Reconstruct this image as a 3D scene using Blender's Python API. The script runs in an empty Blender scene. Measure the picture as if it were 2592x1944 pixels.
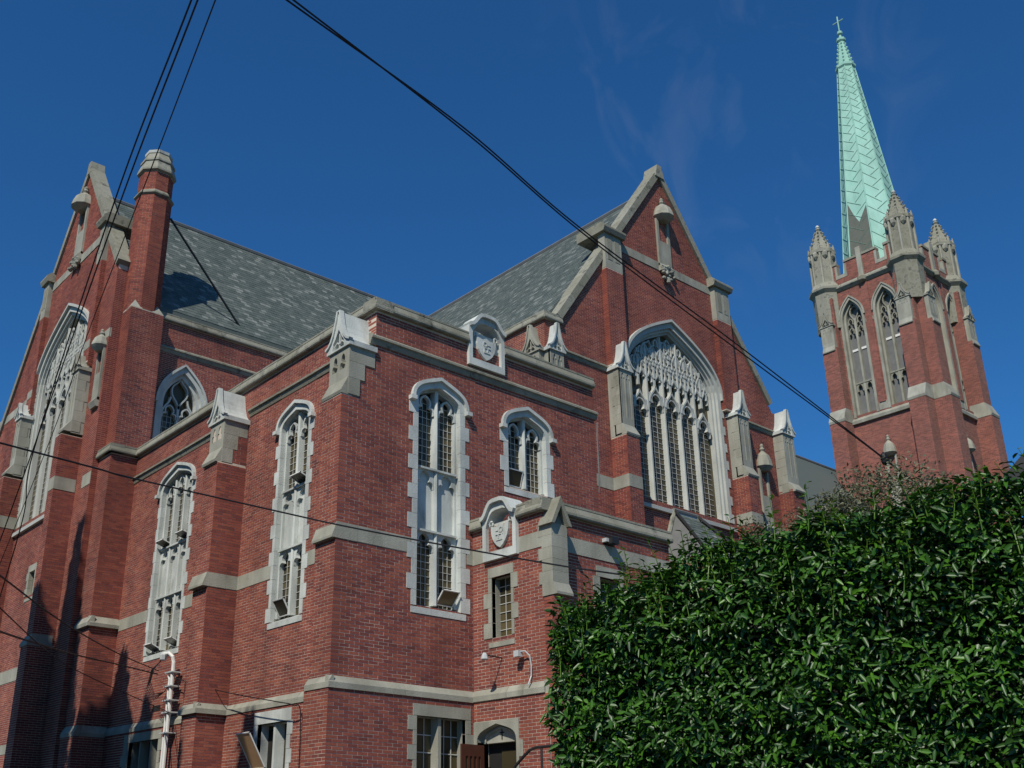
import bpy, math, random
import numpy as np
from mathutils import Vector, Matrix
from mathutils.geometry import tessellate_polygon
random.seed(7); RNG = np.random.default_rng(7)
scene = bpy.context.scene
COL = scene.collection

# ------------------------------------------------------------------ camera
# world: X runs along the side facade, Y along the street facade, Z up; eye at the origin
cam = bpy.data.cameras.new('camera'); cam_o = bpy.data.objects.new('camera', cam); COL.objects.link(cam_o)
def cam_rot(a, b, c):
    ca, sa, cb, sb, cc, sc = math.cos(a), math.sin(a), math.cos(b), math.sin(b), math.cos(c), math.sin(c)
    Rz = np.array([[ca, -sa, 0], [sa, ca, 0], [0, 0, 1]]); base = np.array([[1, 0, 0], [0, 0, -1], [0, 1, 0]], float)
    Rx = np.array([[1, 0, 0], [0, cb, sb], [0, -sb, cb]]); Rr = np.array([[cc, -sc, 0], [sc, cc, 0], [0, 0, 1]])
    return Rr @ Rx @ base @ Rz
M = cam_rot(math.radians(38.48360413), math.radians(21.53492143), math.radians(0.44312178))
mw = Matrix.Identity(4)
for i in range(3):
    mw[i][0] = M[0][i]; mw[i][1] = -M[1][i]; mw[i][2] = -M[2][i]
cam_o.matrix_world = mw
cam.sensor_width = 36; cam.lens = 36 * 2693.974 / 2592
cam.shift_x = (1296 - 1092.98) / 2592; cam.shift_y = (1081.01 - 972) / 2592
cam.clip_start = .05; cam.clip_end = 2000
scene.camera = cam_o

# ------------------------------------------------------------------ world, sun, exposure
SAZ, SEL = math.radians(28), math.radians(47)
SUN = Vector((-math.cos(SAZ) * math.cos(SEL), -math.sin(SAZ) * math.cos(SEL), math.sin(SEL)))
EL = math.asin(SUN.z); ROT = math.atan2(SUN.x, SUN.y)
w = bpy.data.worlds.new('World'); scene.world = w; w.use_nodes = True
nt = w.node_tree; nt.nodes.clear()
def N(t, ty, **kw):
    n = t.nodes.new(ty)
    for k, v in kw.items(): setattr(n, k, v)
    return n
CIRRUS = Vector((.67, .43, .60)).normalized()
out = N(nt, 'ShaderNodeOutputWorld'); bg = N(nt, 'ShaderNodeBackground'); sky = N(nt, 'ShaderNodeTexSky')
sky.sky_type = 'NISHITA'; sky.sun_disc = False; sky.sun_elevation = EL; sky.sun_rotation = ROT
sky.altitude = 100; sky.air_density = 1.0; sky.dust_density = .25; sky.ozone_density = 3.5
bg.inputs['Strength'].default_value = .073
# deep clear blue with a few thin cirrus streaks
hs = N(nt, 'ShaderNodeMix', data_type='RGBA', blend_type='MULTIPLY'); hs.inputs['Factor'].default_value = 1; hs.inputs['B'].default_value = (.31, .90, 1.40, 1)
tc = N(nt, 'ShaderNodeTexCoord'); mp = N(nt, 'ShaderNodeMapping'); mp.inputs['Scale'].default_value = (9, 9, 2.6); mp.inputs['Rotation'].default_value = (.3, .5, .2)
nz = N(nt, 'ShaderNodeTexNoise'); nz.inputs['Scale'].default_value = 1.5; nz.inputs['Detail'].default_value = 9; nz.inputs['Distortion'].default_value = 1.6
rp = N(nt, 'ShaderNodeValToRGB'); rp.color_ramp.elements[0].position = .52; rp.color_ramp.elements[0].color = (0, 0, 0, 1); rp.color_ramp.elements[1].position = .95; rp.color_ramp.elements[1].color = (.085, .085, .085, 1)
mx = N(nt, 'ShaderNodeMix', data_type='RGBA'); mx.inputs['B'].default_value = (7.5, 8.2, 9, 1)
L = nt.links.new
L(sky.outputs[0], hs.inputs['A']); L(tc.outputs['Generated'], mp.inputs[0]); L(mp.outputs[0], nz.inputs[0]); L(nz.outputs[0], rp.inputs[0])
dt = N(nt, 'ShaderNodeVectorMath', operation='DOT_PRODUCT'); dt.inputs[1].default_value = CIRRUS
cm = N(nt, 'ShaderNodeMapRange', interpolation_type='SMOOTHSTEP'); cm.inputs[1].default_value = .978; cm.inputs[2].default_value = .998; cf = N(nt, 'ShaderNodeMath', operation='MULTIPLY')
L(tc.outputs['Generated'], dt.inputs[0]); L(dt.outputs['Value'], cm.inputs[0]); L(cm.outputs[0], cf.inputs[0]); L(rp.outputs[0], cf.inputs[1]); L(cf.outputs[0], mx.inputs['Factor']); L(hs.outputs['Result'], mx.inputs['A']); L(mx.outputs['Result'], bg.inputs[0]); L(bg.outputs[0], out.inputs[0])
sun = bpy.data.lights.new('sun', 'SUN'); sun.energy = 4.6; sun.angle = math.radians(.53); sun.color = (1, .94, .83)
sun_o = bpy.data.objects.new('sun', sun); COL.objects.link(sun_o); sun_o.rotation_euler = SUN.to_track_quat('Z', 'Y').to_euler(); sun_o.location = SUN * 80
vs = scene.view_settings; vs.view_transform = 'Standard'; vs.look = 'None'; vs.exposure = 0.0; vs.gamma = 1; vs.use_curve_mapping = False

# ------------------------------------------------------------------ materials
MAT = {}
def mat(name, ramp, rough=.85, rnd=.0, noise=.35, scale=3.0, bump=0., spec=.3, metal=0., bscale=40., stain=None, stretch=(1, 1, 1), tone=None):
    m = bpy.data.materials.new(name); m.use_nodes = True; t = m.node_tree; b = t.nodes['Principled BSDF']
    geo = N(t, 'ShaderNodeNewGeometry'); oi = N(t, 'ShaderNodeObjectInfo')
    ad = N(t, 'ShaderNodeMath', operation='ADD'); fr = N(t, 'ShaderNodeMath', operation='FRACT')
    t.links.new(geo.outputs['Random Per Island'], ad.inputs[0]); t.links.new(oi.outputs['Random'], ad.inputs[1]); t.links.new(ad.outputs[0], fr.inputs[0])
    no = N(t, 'ShaderNodeTexNoise'); no.inputs['Scale'].default_value = scale; no.inputs['Detail'].default_value = 6
    mpp = N(t, 'ShaderNodeMapping'); mpp.inputs['Scale'].default_value = stretch
    t.links.new(geo.outputs['Position'], mpp.inputs[0]); t.links.new(mpp.outputs[0], no.inputs['Vector'])
    m1 = N(t, 'ShaderNodeMath', operation='MULTIPLY'); m1.inputs[1].default_value = rnd
    t.links.new(fr.outputs[0], m1.inputs[0])
    mr = N(t, 'ShaderNodeMapRange'); mr.inputs[1].default_value = .25; mr.inputs[2].default_value = .75; mr.inputs[3].default_value = 0; mr.inputs[4].default_value = 1
    t.links.new(no.outputs[0], mr.inputs[0])
    m2 = N(t, 'ShaderNodeMath', operation='MULTIPLY_ADD'); m2.inputs[1].default_value = 1 - rnd
    t.links.new(mr.outputs[0], m2.inputs[0]); t.links.new(m1.outputs[0], m2.inputs[2])
    cr = N(t, 'ShaderNodeValToRGB'); e = cr.color_ramp.elements
    while len(e) < len(ramp): e.new(.5)
    for i, c in enumerate(ramp): e[i].position = i / (len(ramp) - 1) if len(ramp) > 1 else 0; e[i].color = (*c, 1)
    t.links.new(m2.outputs[0], cr.inputs[0]); last = cr.outputs[0]
    if stain:
        n2 = N(t, 'ShaderNodeTexNoise'); n2.inputs['Scale'].default_value = stain[1]; n2.inputs['Detail'].default_value = 8; n2.inputs['Roughness'].default_value = .65
        mp2 = N(t, 'ShaderNodeMapping'); mp2.inputs['Scale'].default_value = (1, 1, stain[4] if len(stain) > 4 else 1); t.links.new(geo.outputs['Position'], mp2.inputs[0]); t.links.new(mp2.outputs[0], n2.inputs['Vector'])
        r2 = N(t, 'ShaderNodeMapRange'); r2.inputs[1].default_value = stain[2]; r2.inputs[2].default_value = stain[2] + .17; r2.inputs[4].default_value = stain[3]
        t.links.new(n2.outputs[0], r2.inputs[0]); mm = N(t, 'ShaderNodeMix', data_type='RGBA'); mm.inputs['B'].default_value = (*stain[0], 1)
        t.links.new(r2.outputs[0], mm.inputs['Factor']); t.links.new(last, mm.inputs['A']); last = mm.outputs['Result']
    if tone:
        n3 = N(t, 'ShaderNodeTexNoise'); n3.inputs['Scale'].default_value = tone[0]; n3.inputs['Detail'].default_value = 7; n3.inputs['Roughness'].default_value = .6
        mp3 = N(t, 'ShaderNodeMapping'); mp3.inputs['Scale'].default_value = (1, 1, .28); t.links.new(geo.outputs['Position'], mp3.inputs[0]); t.links.new(mp3.outputs[0], n3.inputs['Vector'])
        r3 = N(t, 'ShaderNodeMapRange'); r3.inputs[1].default_value = .32; r3.inputs[2].default_value = .68; r3.inputs[3].default_value = tone[1]; r3.inputs[4].default_value = tone[2]
        v3 = N(t, 'ShaderNodeVectorMath', operation='SCALE'); t.links.new(n3.outputs[0], r3.inputs[0]); t.links.new(last, v3.inputs[0]); t.links.new(r3.outputs[0], v3.inputs['Scale']); last = v3.outputs[0]
    t.links.new(last, b.inputs['Base Color'])
    b.inputs['Roughness'].default_value = rough; b.inputs['Specular IOR Level'].default_value = spec; b.inputs['Metallic'].default_value = metal
    if bump:
        bn = N(t, 'ShaderNodeTexNoise'); bn.inputs['Scale'].default_value = bscale; bn.inputs['Detail'].default_value = 5
        t.links.new(geo.outputs['Position'], bn.inputs['Vector'])
        bb = N(t, 'ShaderNodeBump'); bb.inputs['Strength'].default_value = bump; bb.inputs['Distance'].default_value = .02
        t.links.new(bn.outputs[0], bb.inputs['Height']); t.links.new(bb.outputs[0], b.inputs['Normal'])
    MAT[name] = m; return m
BR = [(.11, .035, .031), (.19, .052, .040), (.24, .065, .046), (.28, .080, .050), (.345, .115, .072)]
mat('brick', BR, .9, .66, scale=.9, bump=.3, bscale=60, stain=((.42, .36, .32), 2.2, .67, .45), tone=(.9, .72, 1.12))
mat('mortar', [(.50, .42, .34), (.68, .58, .47)], .95, 0, scale=2.5, tone=(.9, .6, 1.1))
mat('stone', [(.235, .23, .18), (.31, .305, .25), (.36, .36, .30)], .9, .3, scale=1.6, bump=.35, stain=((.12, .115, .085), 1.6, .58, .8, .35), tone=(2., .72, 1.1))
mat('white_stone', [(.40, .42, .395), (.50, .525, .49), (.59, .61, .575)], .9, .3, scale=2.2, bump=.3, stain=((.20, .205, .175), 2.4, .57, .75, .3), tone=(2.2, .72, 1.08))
mat('pale_stone', [(.34, .345, .31), (.42, .43, .39), (.48, .49, .45)], .9, .3, scale=1.8, bump=.3, stain=((.22, .22, .18), 1.7, .60, .6, .35))
mat('old_stone', [(.15, .145, .105), (.24, .235, .185), (.33, .33, .28)], .95, .3, scale=2.6, bump=.5, stain=((.045, .045, .028), 2.6, .52, .85))
mat('slate', [(.058, .074, .066), (.072, .092, .083), (.084, .104, .094), (.098, .117, .105), (.21, .225, .205)], .65, .9, scale=.8, bump=.2, spec=.4)
mat('lead', [(.12, .125, .125), (.17, .17, .165)], .6, .1)
mat('came', [(.42, .42, .38), (.55, .55, .50)], .7, .1)
mat('white_paint', [(.62, .62, .59), (.72, .72, .69)], .5, .1)
mat('copper', [(.24, .44, .36), (.29, .53, .44), (.36, .60, .51)], .75, .3, scale=.9, bump=.1, stain=((.19, .33, .26), 1.6, .58, .6, .22), tone=(1.2, .85, 1.08))
mat('copper_seam', [(.13, .24, .19), (.18, .32, .26)], .8)
mat('bare_copper', [(.10, .105, .085), (.13, .14, .115)], .6, .2)
mat('black_metal', [(.012, .012, .013), (.02, .02, .02)], .5, .1, spec=.5)
mat('rubber', [(.006, .006, .008), (.011, .011, .013)], .6)
mat('zinc', [(.36, .38, .38), (.48, .50, .50)], .45, .2, spec=.5)
mat('wood', [(.055, .018, .010), (.085, .028, .015)], .6, .2, scale=8)
mat('plywood', [(.45, .26, .13), (.55, .34, .18)], .6, .2, scale=5)
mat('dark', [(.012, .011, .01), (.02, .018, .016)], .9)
mat('stucco', [(.30, .29, .27), (.38, .37, .34)], .9)
mat('shingle', [(.035, .035, .037), (.06, .06, .06)], .9, .6)
mat('asphalt', [(.045, .045, .046), (.06, .06, .06)], .9, bump=.3, bscale=90)
mat('concrete', [(.30, .29, .27), (.38, .37, .35)], .9, bump=.2)
mat('soil', [(.05, .045, .03), (.08, .085, .04)], .95, scale=1.5, bump=.4)
mat('bark', [(.05, .035, .025), (.10, .075, .055)], .95, scale=9, bump=.6)
def glass(name, ramp, rough):
    m = mat(name, ramp, rough, .7, scale=.7, spec=.35); return m
glass('glass', [(.018, .016, .011), (.04, .033, .018), (.075, .058, .026), (.13, .10, .05)], .28)
def leafmat(name, ramp, rough, trans, spec=.5):
    m = mat(name, ramp, rough, .8, scale=1.2, spec=spec); t = m.node_tree; b = t.nodes['Principled BSDF']
    tr = N(t, 'ShaderNodeBsdfTranslucent'); ms = N(t, 'ShaderNodeMixShader'); ms.inputs[0].default_value = trans
    src = b.inputs['Base Color'].links[0].from_socket
    t.links.new(src, tr.inputs[0]); t.links.new(b.outputs[0], ms.inputs[1]); t.links.new(tr.outputs[0], ms.inputs[2])
    t.links.new(ms.outputs[0], t.nodes['Material Output'].inputs[0])
leafmat('laurel_leaf', [(.008, .030, .003), (.015, .056, .004), (.028, .095, .006), (.062, .17, .008)], .42, .06, .42)
leafmat('young_leaf', [(.07, .16, .012), (.12, .22, .02)], .35, .25)
leafmat('pale_leaf', [(.06, .07, .03), (.11, .12, .06), (.17, .17, .10)], .5, .2)
leafmat('conifer_leaf', [(.012, .035, .012), (.03, .06, .02)], .6, .05)
def brickwall_mat():
    m = bpy.data.materials.new('brickwork'); m.use_nodes = True; t = m.node_tree; b = t.nodes['Principled BSDF']
    g = N(t, 'ShaderNodeNewGeometry'); s = N(t, 'ShaderNodeSeparateXYZ'); c = N(t, 'ShaderNodeCombineXYZ'); a = N(t, 'ShaderNodeMath', operation='ADD')
    t.links.new(g.outputs['Position'], s.inputs[0]); t.links.new(s.outputs[0], a.inputs[0]); t.links.new(s.outputs[1], a.inputs[1])
    t.links.new(a.outputs[0], c.inputs[0]); t.links.new(s.outputs[2], c.inputs[1])
    k = N(t, 'ShaderNodeTexBrick'); k.inputs['Scale'].default_value = 1; k.inputs['Brick Width'].default_value = .2375; k.inputs['Row Height'].default_value = .0675; k.inputs['Mortar Size'].default_value = .005
    k.inputs['Color1'].default_value = (.15, .05, .042, 1); k.inputs['Color2'].default_value = (.30, .095, .068, 1); k.inputs['Mortar'].default_value = (.36, .29, .23, 1); k.inputs['Bias'].default_value = -.1
    t.links.new(c.outputs[0], k.inputs['Vector'])
    n = N(t, 'ShaderNodeTexNoise'); n.inputs['Scale'].default_value = .6; n.inputs['Detail'].default_value = 8; n.inputs['Roughness'].default_value = .7; t.links.new(g.outputs['Position'], n.inputs['Vector'])
    r = N(t, 'ShaderNodeMapRange'); r.inputs[1].default_value = .3; r.inputs[2].default_value = .7; r.inputs[3].default_value = .8; r.inputs[4].default_value = 1.15; t.links.new(n.outputs[0], r.inputs[0])
    v = N(t, 'ShaderNodeVectorMath', operation='SCALE'); t.links.new(k.outputs[0], v.inputs[0]); t.links.new(r.outputs[0], v.inputs['Scale']); t.links.new(v.outputs[0], b.inputs['Base Color'])
    b.inputs['Roughness'].default_value = .92; b.inputs['Specular IOR Level'].default_value = .2
    bb = N(t, 'ShaderNodeBump'); bb.inputs['Strength'].default_value = .5; bb.inputs['Distance'].default_value = .01; bb.invert = True
    t.links.new(k.outputs['Fac'], bb.inputs['Height']); t.links.new(bb.outputs[0], b.inputs['Normal']); MAT['brickwork'] = m
brickwall_mat()

# ------------------------------------------------------------------ mesh helpers
def FA(x): return lambda u, d, z: (x - d, u, z)          # a face that looks towards -X ; u = y
def FB(y): return lambda u, d, z: (u, y - d, z)          # a face that looks towards -Y ; u = x
def FV(ox, oy, ux, uy, nx, ny): return lambda u, d, z: (ox + u * ux + d * nx, oy + u * uy + d * ny, z)
W3 = lambda u, d, z: (u, d, z)
class MB:
    def __init__(s): s.v = []; s.f = []
    def add(s, vs, fs):
        o = len(s.v); s.v += [tuple(p) for p in vs]; s.f += [tuple(i + o for i in f) for f in fs]; return s
    def box(s, F, u0, u1, d0, d1, z0, z1):
        return s.add([F(u, d, z) for u in (u0, u1) for d in (d0, d1) for z in (z0, z1)],
                     [(0, 1, 3, 2), (4, 6, 7, 5), (0, 4, 5, 1), (2, 3, 7, 6), (0, 2, 6, 4), (1, 5, 7, 3)])
    def prism(s, F, loops, d0, d1):                       # outline (u,z) with holes, from depth d0 to d1
        flat = [p for lp in loops for p in lp]; n = len(flat)
        tris = tessellate_polygon([[Vector((p[0], p[1], 0)) for p in lp] for lp in loops])
        vs = [F(p[0], d0, p[1]) for p in flat] + [F(p[0], d1, p[1]) for p in flat]; fs = []
        for t in tris: fs.append(tuple(t)); fs.append(tuple(i + n for i in reversed(t)))
        o = 0
        for lp in loops:
            k = len(lp)
            for i in range(k):
                j = (i + 1) % k; fs.append((o + i, o + j, n + o + j, n + o + i))
            o += k
        return s.add(vs, fs)
    def profile(s, F, u0, u1, prof):                      # (d,z) section run along u
        n = len(prof); vs = [F(u0, d, z) for d, z in prof] + [F(u1, d, z) for d, z in prof]
        fs = [(i, (i + 1) % n, n + (i + 1) % n, n + i) for i in range(n)]
        tr = tessellate_polygon([[Vector((d, z, 0)) for d, z in prof]])
        for t in tr: fs.append(tuple(t)); fs.append(tuple(i + n for i in reversed(t)))
        return s.add(vs, fs)
    def strip(s, F, pts, wd, d0, d1):                     # a bar of width wd following pts in the (u,z) plane
        a = np.array(pts, float); t = np.gradient(a, axis=0); t /= np.maximum(np.linalg.norm(t, axis=1), 1e-6)[:, None]; nn = np.c_[-t[:, 1], t[:, 0]] * wd / 2
        l, r = a + nn, a - nn; n = len(a); vs = []
        for d in (d0, d1):
            vs += [F(p[0], d, p[1]) for p in l] + [F(p[0], d, p[1]) for p in r]
        fs = []
        for i in range(n - 1):
            fs += [(i, i + 1, n + i + 1, n + i), (2 * n + i, 3 * n + i, 3 * n + i + 1, 2 * n + i + 1), (i, 2 * n + i, 2 * n + i + 1, i + 1), (n + i, n + i + 1, 3 * n + i + 1, 3 * n + i)]
        fs += [(0, n, 3 * n, 2 * n), (n - 1, 3 * n - 1, 4 * n - 1, 2 * n - 1)]
        return s.add(vs, fs)
    def tube(s, pts, r, n=6):
        P = [Vector(p) for p in pts]; rr = r if hasattr(r, '__len__') else [r] * len(P); vs = []; fs = []; up = Vector((.13, .31, .94))
        for i, p in enumerate(P):
            t = (P[min(i + 1, len(P) - 1)] - P[max(i - 1, 0)]).normalized(); a = t.cross(up)
            if a.length < .05: a = t.cross(Vector((1, 0, 0)))
            a.normalize(); b = t.cross(a)
            for k in range(n):
                q = 2 * math.pi * k / n; vs.append(p + a * (math.cos(q) * rr[i]) + b * (math.sin(q) * rr[i]))
        for i in range(len(P) - 1):
            for k in range(n):
                fs.append((i * n + k, i * n + (k + 1) % n, (i + 1) * n + (k + 1) % n, (i + 1) * n + k))
        fs.append(tuple(range(n))); fs.append(tuple(range((len(P) - 1) * n, len(P) * n)))
        return s.add(vs, fs)
    def lathe(s, c, prof, n=8, rot=0.):
        vs = []; fs = []
        for r, z in prof:
            for k in range(n):
                q = rot + 2 * math.pi * k / n; vs.append((c[0] + r * math.cos(q), c[1] + r * math.sin(q), z))
        m = len(prof)
        for i in range(m - 1):
            for k in range(n): fs.append((i * n + k, i * n + (k + 1) % n, (i + 1) * n + (k + 1) % n, (i + 1) * n + k))
        fs.append(tuple(range(n))); fs.append(tuple(range((m - 1) * n, m * n)))
        return s.add(vs, fs)
    def build(s, name, m, parent=None, kind=None, label=None, smooth=False):
        me = bpy.data.meshes.new(name); me.from_pydata(s.v, [], s.f); me.validate(); me.materials.append(MAT[m])
        import bmesh
        bm = bmesh.new(); bm.from_mesh(me); bmesh.ops.recalc_face_normals(bm, faces=bm.faces); bm.to_mesh(me); bm.free()
        if smooth: me.polygons.foreach_set('use_smooth', [True] * len(me.polygons))
        return link(name, me, parent, kind, label)
def link(name, me, parent=None, kind=None, label=None):
    o = bpy.data.objects.new(name, me); COL.objects.link(o)
    if parent: o.parent = parent
    if kind: o['kind'] = kind
    if label: o['label'] = label
    return o
def tag(o, label, cat, group=None):
    o['label'] = label; o['category'] = cat
    if group: o['group'] = group
    return o
def empty(name, loc=(0, 0, 0)):
    o = bpy.data.objects.new(name, None); COL.objects.link(o); o.location = loc; o.empty_display_size = .2; return o
def np_mesh(name, V, Fq, m, parent=None, kind=None, label=None):
    me = bpy.data.meshes.new(name); V = np.asarray(V, np.float32); Fq = np.asarray(Fq, np.int32); k = Fq.shape[1]
    me.vertices.add(len(V)); me.vertices.foreach_set('co', V.ravel()); me.loops.add(Fq.size); me.loops.foreach_set('vertex_index', Fq.ravel())
    me.polygons.add(len(Fq)); me.polygons.foreach_set('loop_start', np.arange(0, Fq.size, k, dtype=np.int32)); me.update(calc_edges=True); me.polygons.foreach_set('use_smooth', np.zeros(len(Fq), bool)); me.validate(); me.materials.append(MAT[m])
    return link(name, me, parent, kind, label)

# ------------------------------------------------------------------ brickwork
BL, BH, BJ = .2375, .0675, .0122
BOXF = np.array([(0, 1, 3, 2), (4, 6, 7, 5), (0, 4, 5, 1), (2, 3, 7, 6), (1, 5, 7, 3)])
def cross(loops, z):
    xs = []
    for lp in loops:
        for (a, za), (b, zb) in zip(lp, lp[1:] + lp[:1]):
            if (za <= z) != (zb <= z): xs.append(a + (z - za) / (zb - za) * (b - a))
    xs.sort(); return [(xs[i], xs[i + 1]) for i in range(0, len(xs) - 1, 2)]
NB = [0]
def bricks(F, loops, parent, singles=0, near=None):
    zs = [p[1] for p in loops[0]]; k0 = math.ceil(min(zs) / BH - 1e-6); k1 = math.floor(max(zs) / BH + 1e-6); R = []
    for k in range(k0, k1):
        z0 = k * BH + BJ / 2; z1 = (k + 1) * BH - BJ / 2
        for a, b in cross(loops, (z0 + z1) / 2):
            if b - a < .05: continue
            g = math.floor(a / BL) * BL + (k % 2) * BL / 2 - BL; carry = None
            while g < b:
                l = max(g + BJ / 2, a + .002); r = min(g + BL - BJ / 2, b - .002); g += BL
                if r <= l: continue
                if r - l < .07 and R and R[-1][2] == z0 and abs(R[-1][1] + BJ - l) < .004: R[-1] = (R[-1][0], r, z0, z1)
                elif r - l < .07 and g < b: carry = l; continue
                else: R.append((l if carry is None else carry, r, z0, z1))
                carry = None
    R = np.array(R); NB[0] += len(R)
    if singles:
        c = np.array([F((r[0] + r[1]) / 2, 0, (r[2] + r[3]) / 2) for r in R]); full = np.abs(R[:, 1] - R[:, 0] - BL + BJ) < .003
        pr = c @ M.T; py = 1081 + 2694 * pr[:, 1] / pr[:, 2]; dist = np.linalg.norm(c, axis=1) + np.where(py > 1925, 50, 0) + np.where(full, 0, 99)
        idx = np.argsort(dist)[:singles]; me = None; w2 = (BL - BJ) / 2; h2 = (BH - BJ) / 2
        for i in idx:
            if me is None:
                mb = MB(); o = np.array(F(0, 0, 0)); mb.box(lambda u, d, z: tuple(np.array(F(u, d, z)) - o), -w2, w2, -.05, 0, -h2, h2)
                ob = mb.build('brick', 'brick', parent); me = ob.data
            else: ob = link('brick', me, parent)
            ob.location = F((R[i, 0] + R[i, 1]) / 2, random.uniform(-.002, .002), (R[i, 2] + R[i, 3]) / 2)
        R = np.delete(R, idx, 0)
    n = len(R); j = RNG.uniform(-.001, .0015, n); V = np.zeros((n, 8, 3)); q = 0
    o = np.array(F(0, 0, 0)); du = np.array(F(1, 0, 0)) - o; dd = np.array(F(0, 1, 0)) - o; dz = np.array(F(0, 0, 1)) - o
    for ui in (0, 1):
        for di in (0, 1):
            for zi in (2, 3):
                V[:, q] = o + R[:, ui, None] * du + (np.where(di == 0, -.012, j)[:, None] if di else np.full((n, 1), -.012)) * dd + R[:, zi, None] * dz; q += 1
    Fq = (BOXF[None] + (np.arange(n) * 8)[:, None, None]).reshape(-1, 4)
    # faces: left(0,1,3,2) right bottom top front(2,3,7,6)
    np_mesh('brick_courses', V.reshape(-1, 3), Fq, 'brick', parent, 'stuff')
def wall(F, outer, holes, parent, name='wall', thick=.4, singles=0, brickm=True, label=None):
    lo, hi = min(p[0] for p in outer), max(p[0] for p in outer); q = .012 if brickm else 0
    inn = [(p[0] + q if p[0] - lo < 1e-6 else p[0] - q if hi - p[0] < 1e-6 else p[0], p[1]) for p in outer]
    mb = MB(); mb.prism(F, [inn] + holes, -.0045 if brickm else 0, -thick)
    o = mb.build(name, 'mortar' if brickm else 'brickwork', parent, label=label)
    if brickm: bricks(F, [outer] + holes, o, singles)
    return o
def rect(u0, u1, z0, z1): return [(u0, z0), (u1, z0), (u1, z1), (u0, z1)]
def bez(p0, p1, p2, p3, n):
    return [tuple((1 - t) ** 3 * np.array(p0) + 3 * (1 - t) ** 2 * t * np.array(p1) + 3 * (1 - t) * t * t * np.array(p2) + t ** 3 * np.array(p3)) for t in np.linspace(0, 1, n)]
def arch(u0, u1, zs, za, n=9, flat=True):                 # left spring -> apex -> right spring
    um = (u0 + u1) / 2; h = za - zs; w2 = (u1 - u0) / 2
    if flat: l = bez((u0, zs), (u0, zs + .62 * h), (um - .62 * w2, za - .30 * h), (um, za), n)
    else: l = bez((u0, zs), (u0, zs + .52 * h), (um - .45 * w2, za - .22 * h), (um, za), n)
    return l + [(2 * um - u, z) for u, z in reversed(l[:-1])]
def arched(u0, u1, z0, zs, za, n=9, flat=True): return [(u1, z0), (u0, z0)][::-1][:0] + [(u0, z0)] + arch(u0, u1, zs, za, n, flat) + [(u1, z0)]
def trefoil(a, b, z1, hh, n=5):                          # head opening from right foot over the top to left foot
    w_ = b - a; m = (a + b) / 2; z0 = z1 - hh
    l = bez((a, z0), (a - 0, z0 + .30 * hh), (a + .08 * w_, z0 + .42 * hh), (a + .27 * w_, z0 + .36 * hh), n)
    u = bez((a + .27 * w_, z0 + .36 * hh), (a + .10 * w_, z0 + .62 * hh), (a + .28 * w_, z0 + .88 * hh), (m, z0 + .95 * hh), n + 1)
    left = l + u[1:]; right = [(2 * m - p, q) for p, q in reversed(left[:-1])]
    return left, right
def head_plate(mb, F, a, b, z1, hh, d0, d1):
    l, r = trefoil(a, b, z1, hh); path = l + r
    mb.prism(F, [[(a, z1), (a - .002, z1 - hh)] + path[1:-1] + [(b + .002, z1 - hh), (b, z1)]], d0, d1)
def stones(F, u0, u1, prof, parent, m='stone', L_=1.1, name='coping_stone', gap=.008):
    n = max(1, round((u1 - u0) / L_)); s = (u1 - u0) / n
    for i in range(n):
        j = random.uniform(-.006, .006)
        MB().profile(F, u0 + i * s + gap / 2, u0 + (i + 1) * s - gap / 2, [(d + j, z) for d, z in prof]).build(name, m, parent)
COPE = lambda z: [(-.38, z - .27), (.10, z - .27), (.12, z - .24), (.12, z - .19), (.075, z - .05), (.085, z - .045), (.085, z), (-.38, z)]
STRING = lambda z: [(-.05, z - .24), (.02, z - .24), (.055, z - .15), (.055, z - .12), (.10, z - .11), (.10, z - .06), (.0, z + .02), (-.05, z + .02)]
LOW = lambda z, p=.0: [(-.05, z - .23), (.085, z - .23), (.085, z - .12), (.0, z + .01), (-.05, z + .01)]
def band(F, u0, u1, zt, h, parent, d=.012, m='stone'):
    n = max(1, round((u1 - u0) / 1.2)); s = (u1 - u0) / n
    for i in range(n): MB().box(F, u0 + i * s + .003, u0 + (i + 1) * s - .003, -.06, d, zt - h, zt).build('band_stone', m, parent)

# ------------------------------------------------------------------ windows
PANE = {}
def leaded(F, parent, a, b, z0, z1, cols, rows, d, single=True, arch_fn=None, bw=.011, jitter=.02):
    cu = (b - a) / cols; cz = (z1 - z0) / rows
    if single:
        o = np.array(F(0, 0, 0)); key = (round(cu, 4), round(cz, 4), tuple(np.round(np.array(F(0, 1, 0)) - o, 2)))
        for i in range(cols):
            for j in range(rows):
                if key not in PANE:
                    mb = MB(); mb.box(lambda u, dd_, z: tuple(np.array(F(u, dd_, z)) - o), -cu / 2, cu / 2, -.006, 0, -cz / 2, cz / 2); ob = mb.build('pane', 'glass', parent); PANE[key] = ob.data
                else: ob = link('pane', PANE[key], parent)
                ob.location = F(a + (i + .5) * cu, d, z0 + (j + .5) * cz); ob.rotation_euler = [random.gauss(0, jitter) for _ in range(3)]
    else:
        mb = MB()
        for i in range(cols):
            for j in range(rows): mb.box(F, a + i * cu, a + (i + 1) * cu, d - .006 + random.uniform(-.002, .002), d, z0 + j * cz, z0 + (j + 1) * cz)
        mb.build('pane', 'glass', parent, 'stuff')
    mb = MB()
    for i in range(1, cols): mb.box(F, a + i * cu - bw / 2, a + i * cu + bw / 2, d + .006, d + .016, z0, z1)
    for j in range(1, rows): mb.box(F, a, b, d + .007, d + .018, z0 + j * cz - bw / 2, z0 + j * cz + bw / 2)
    mb.build('lead_came', 'came', parent)
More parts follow.
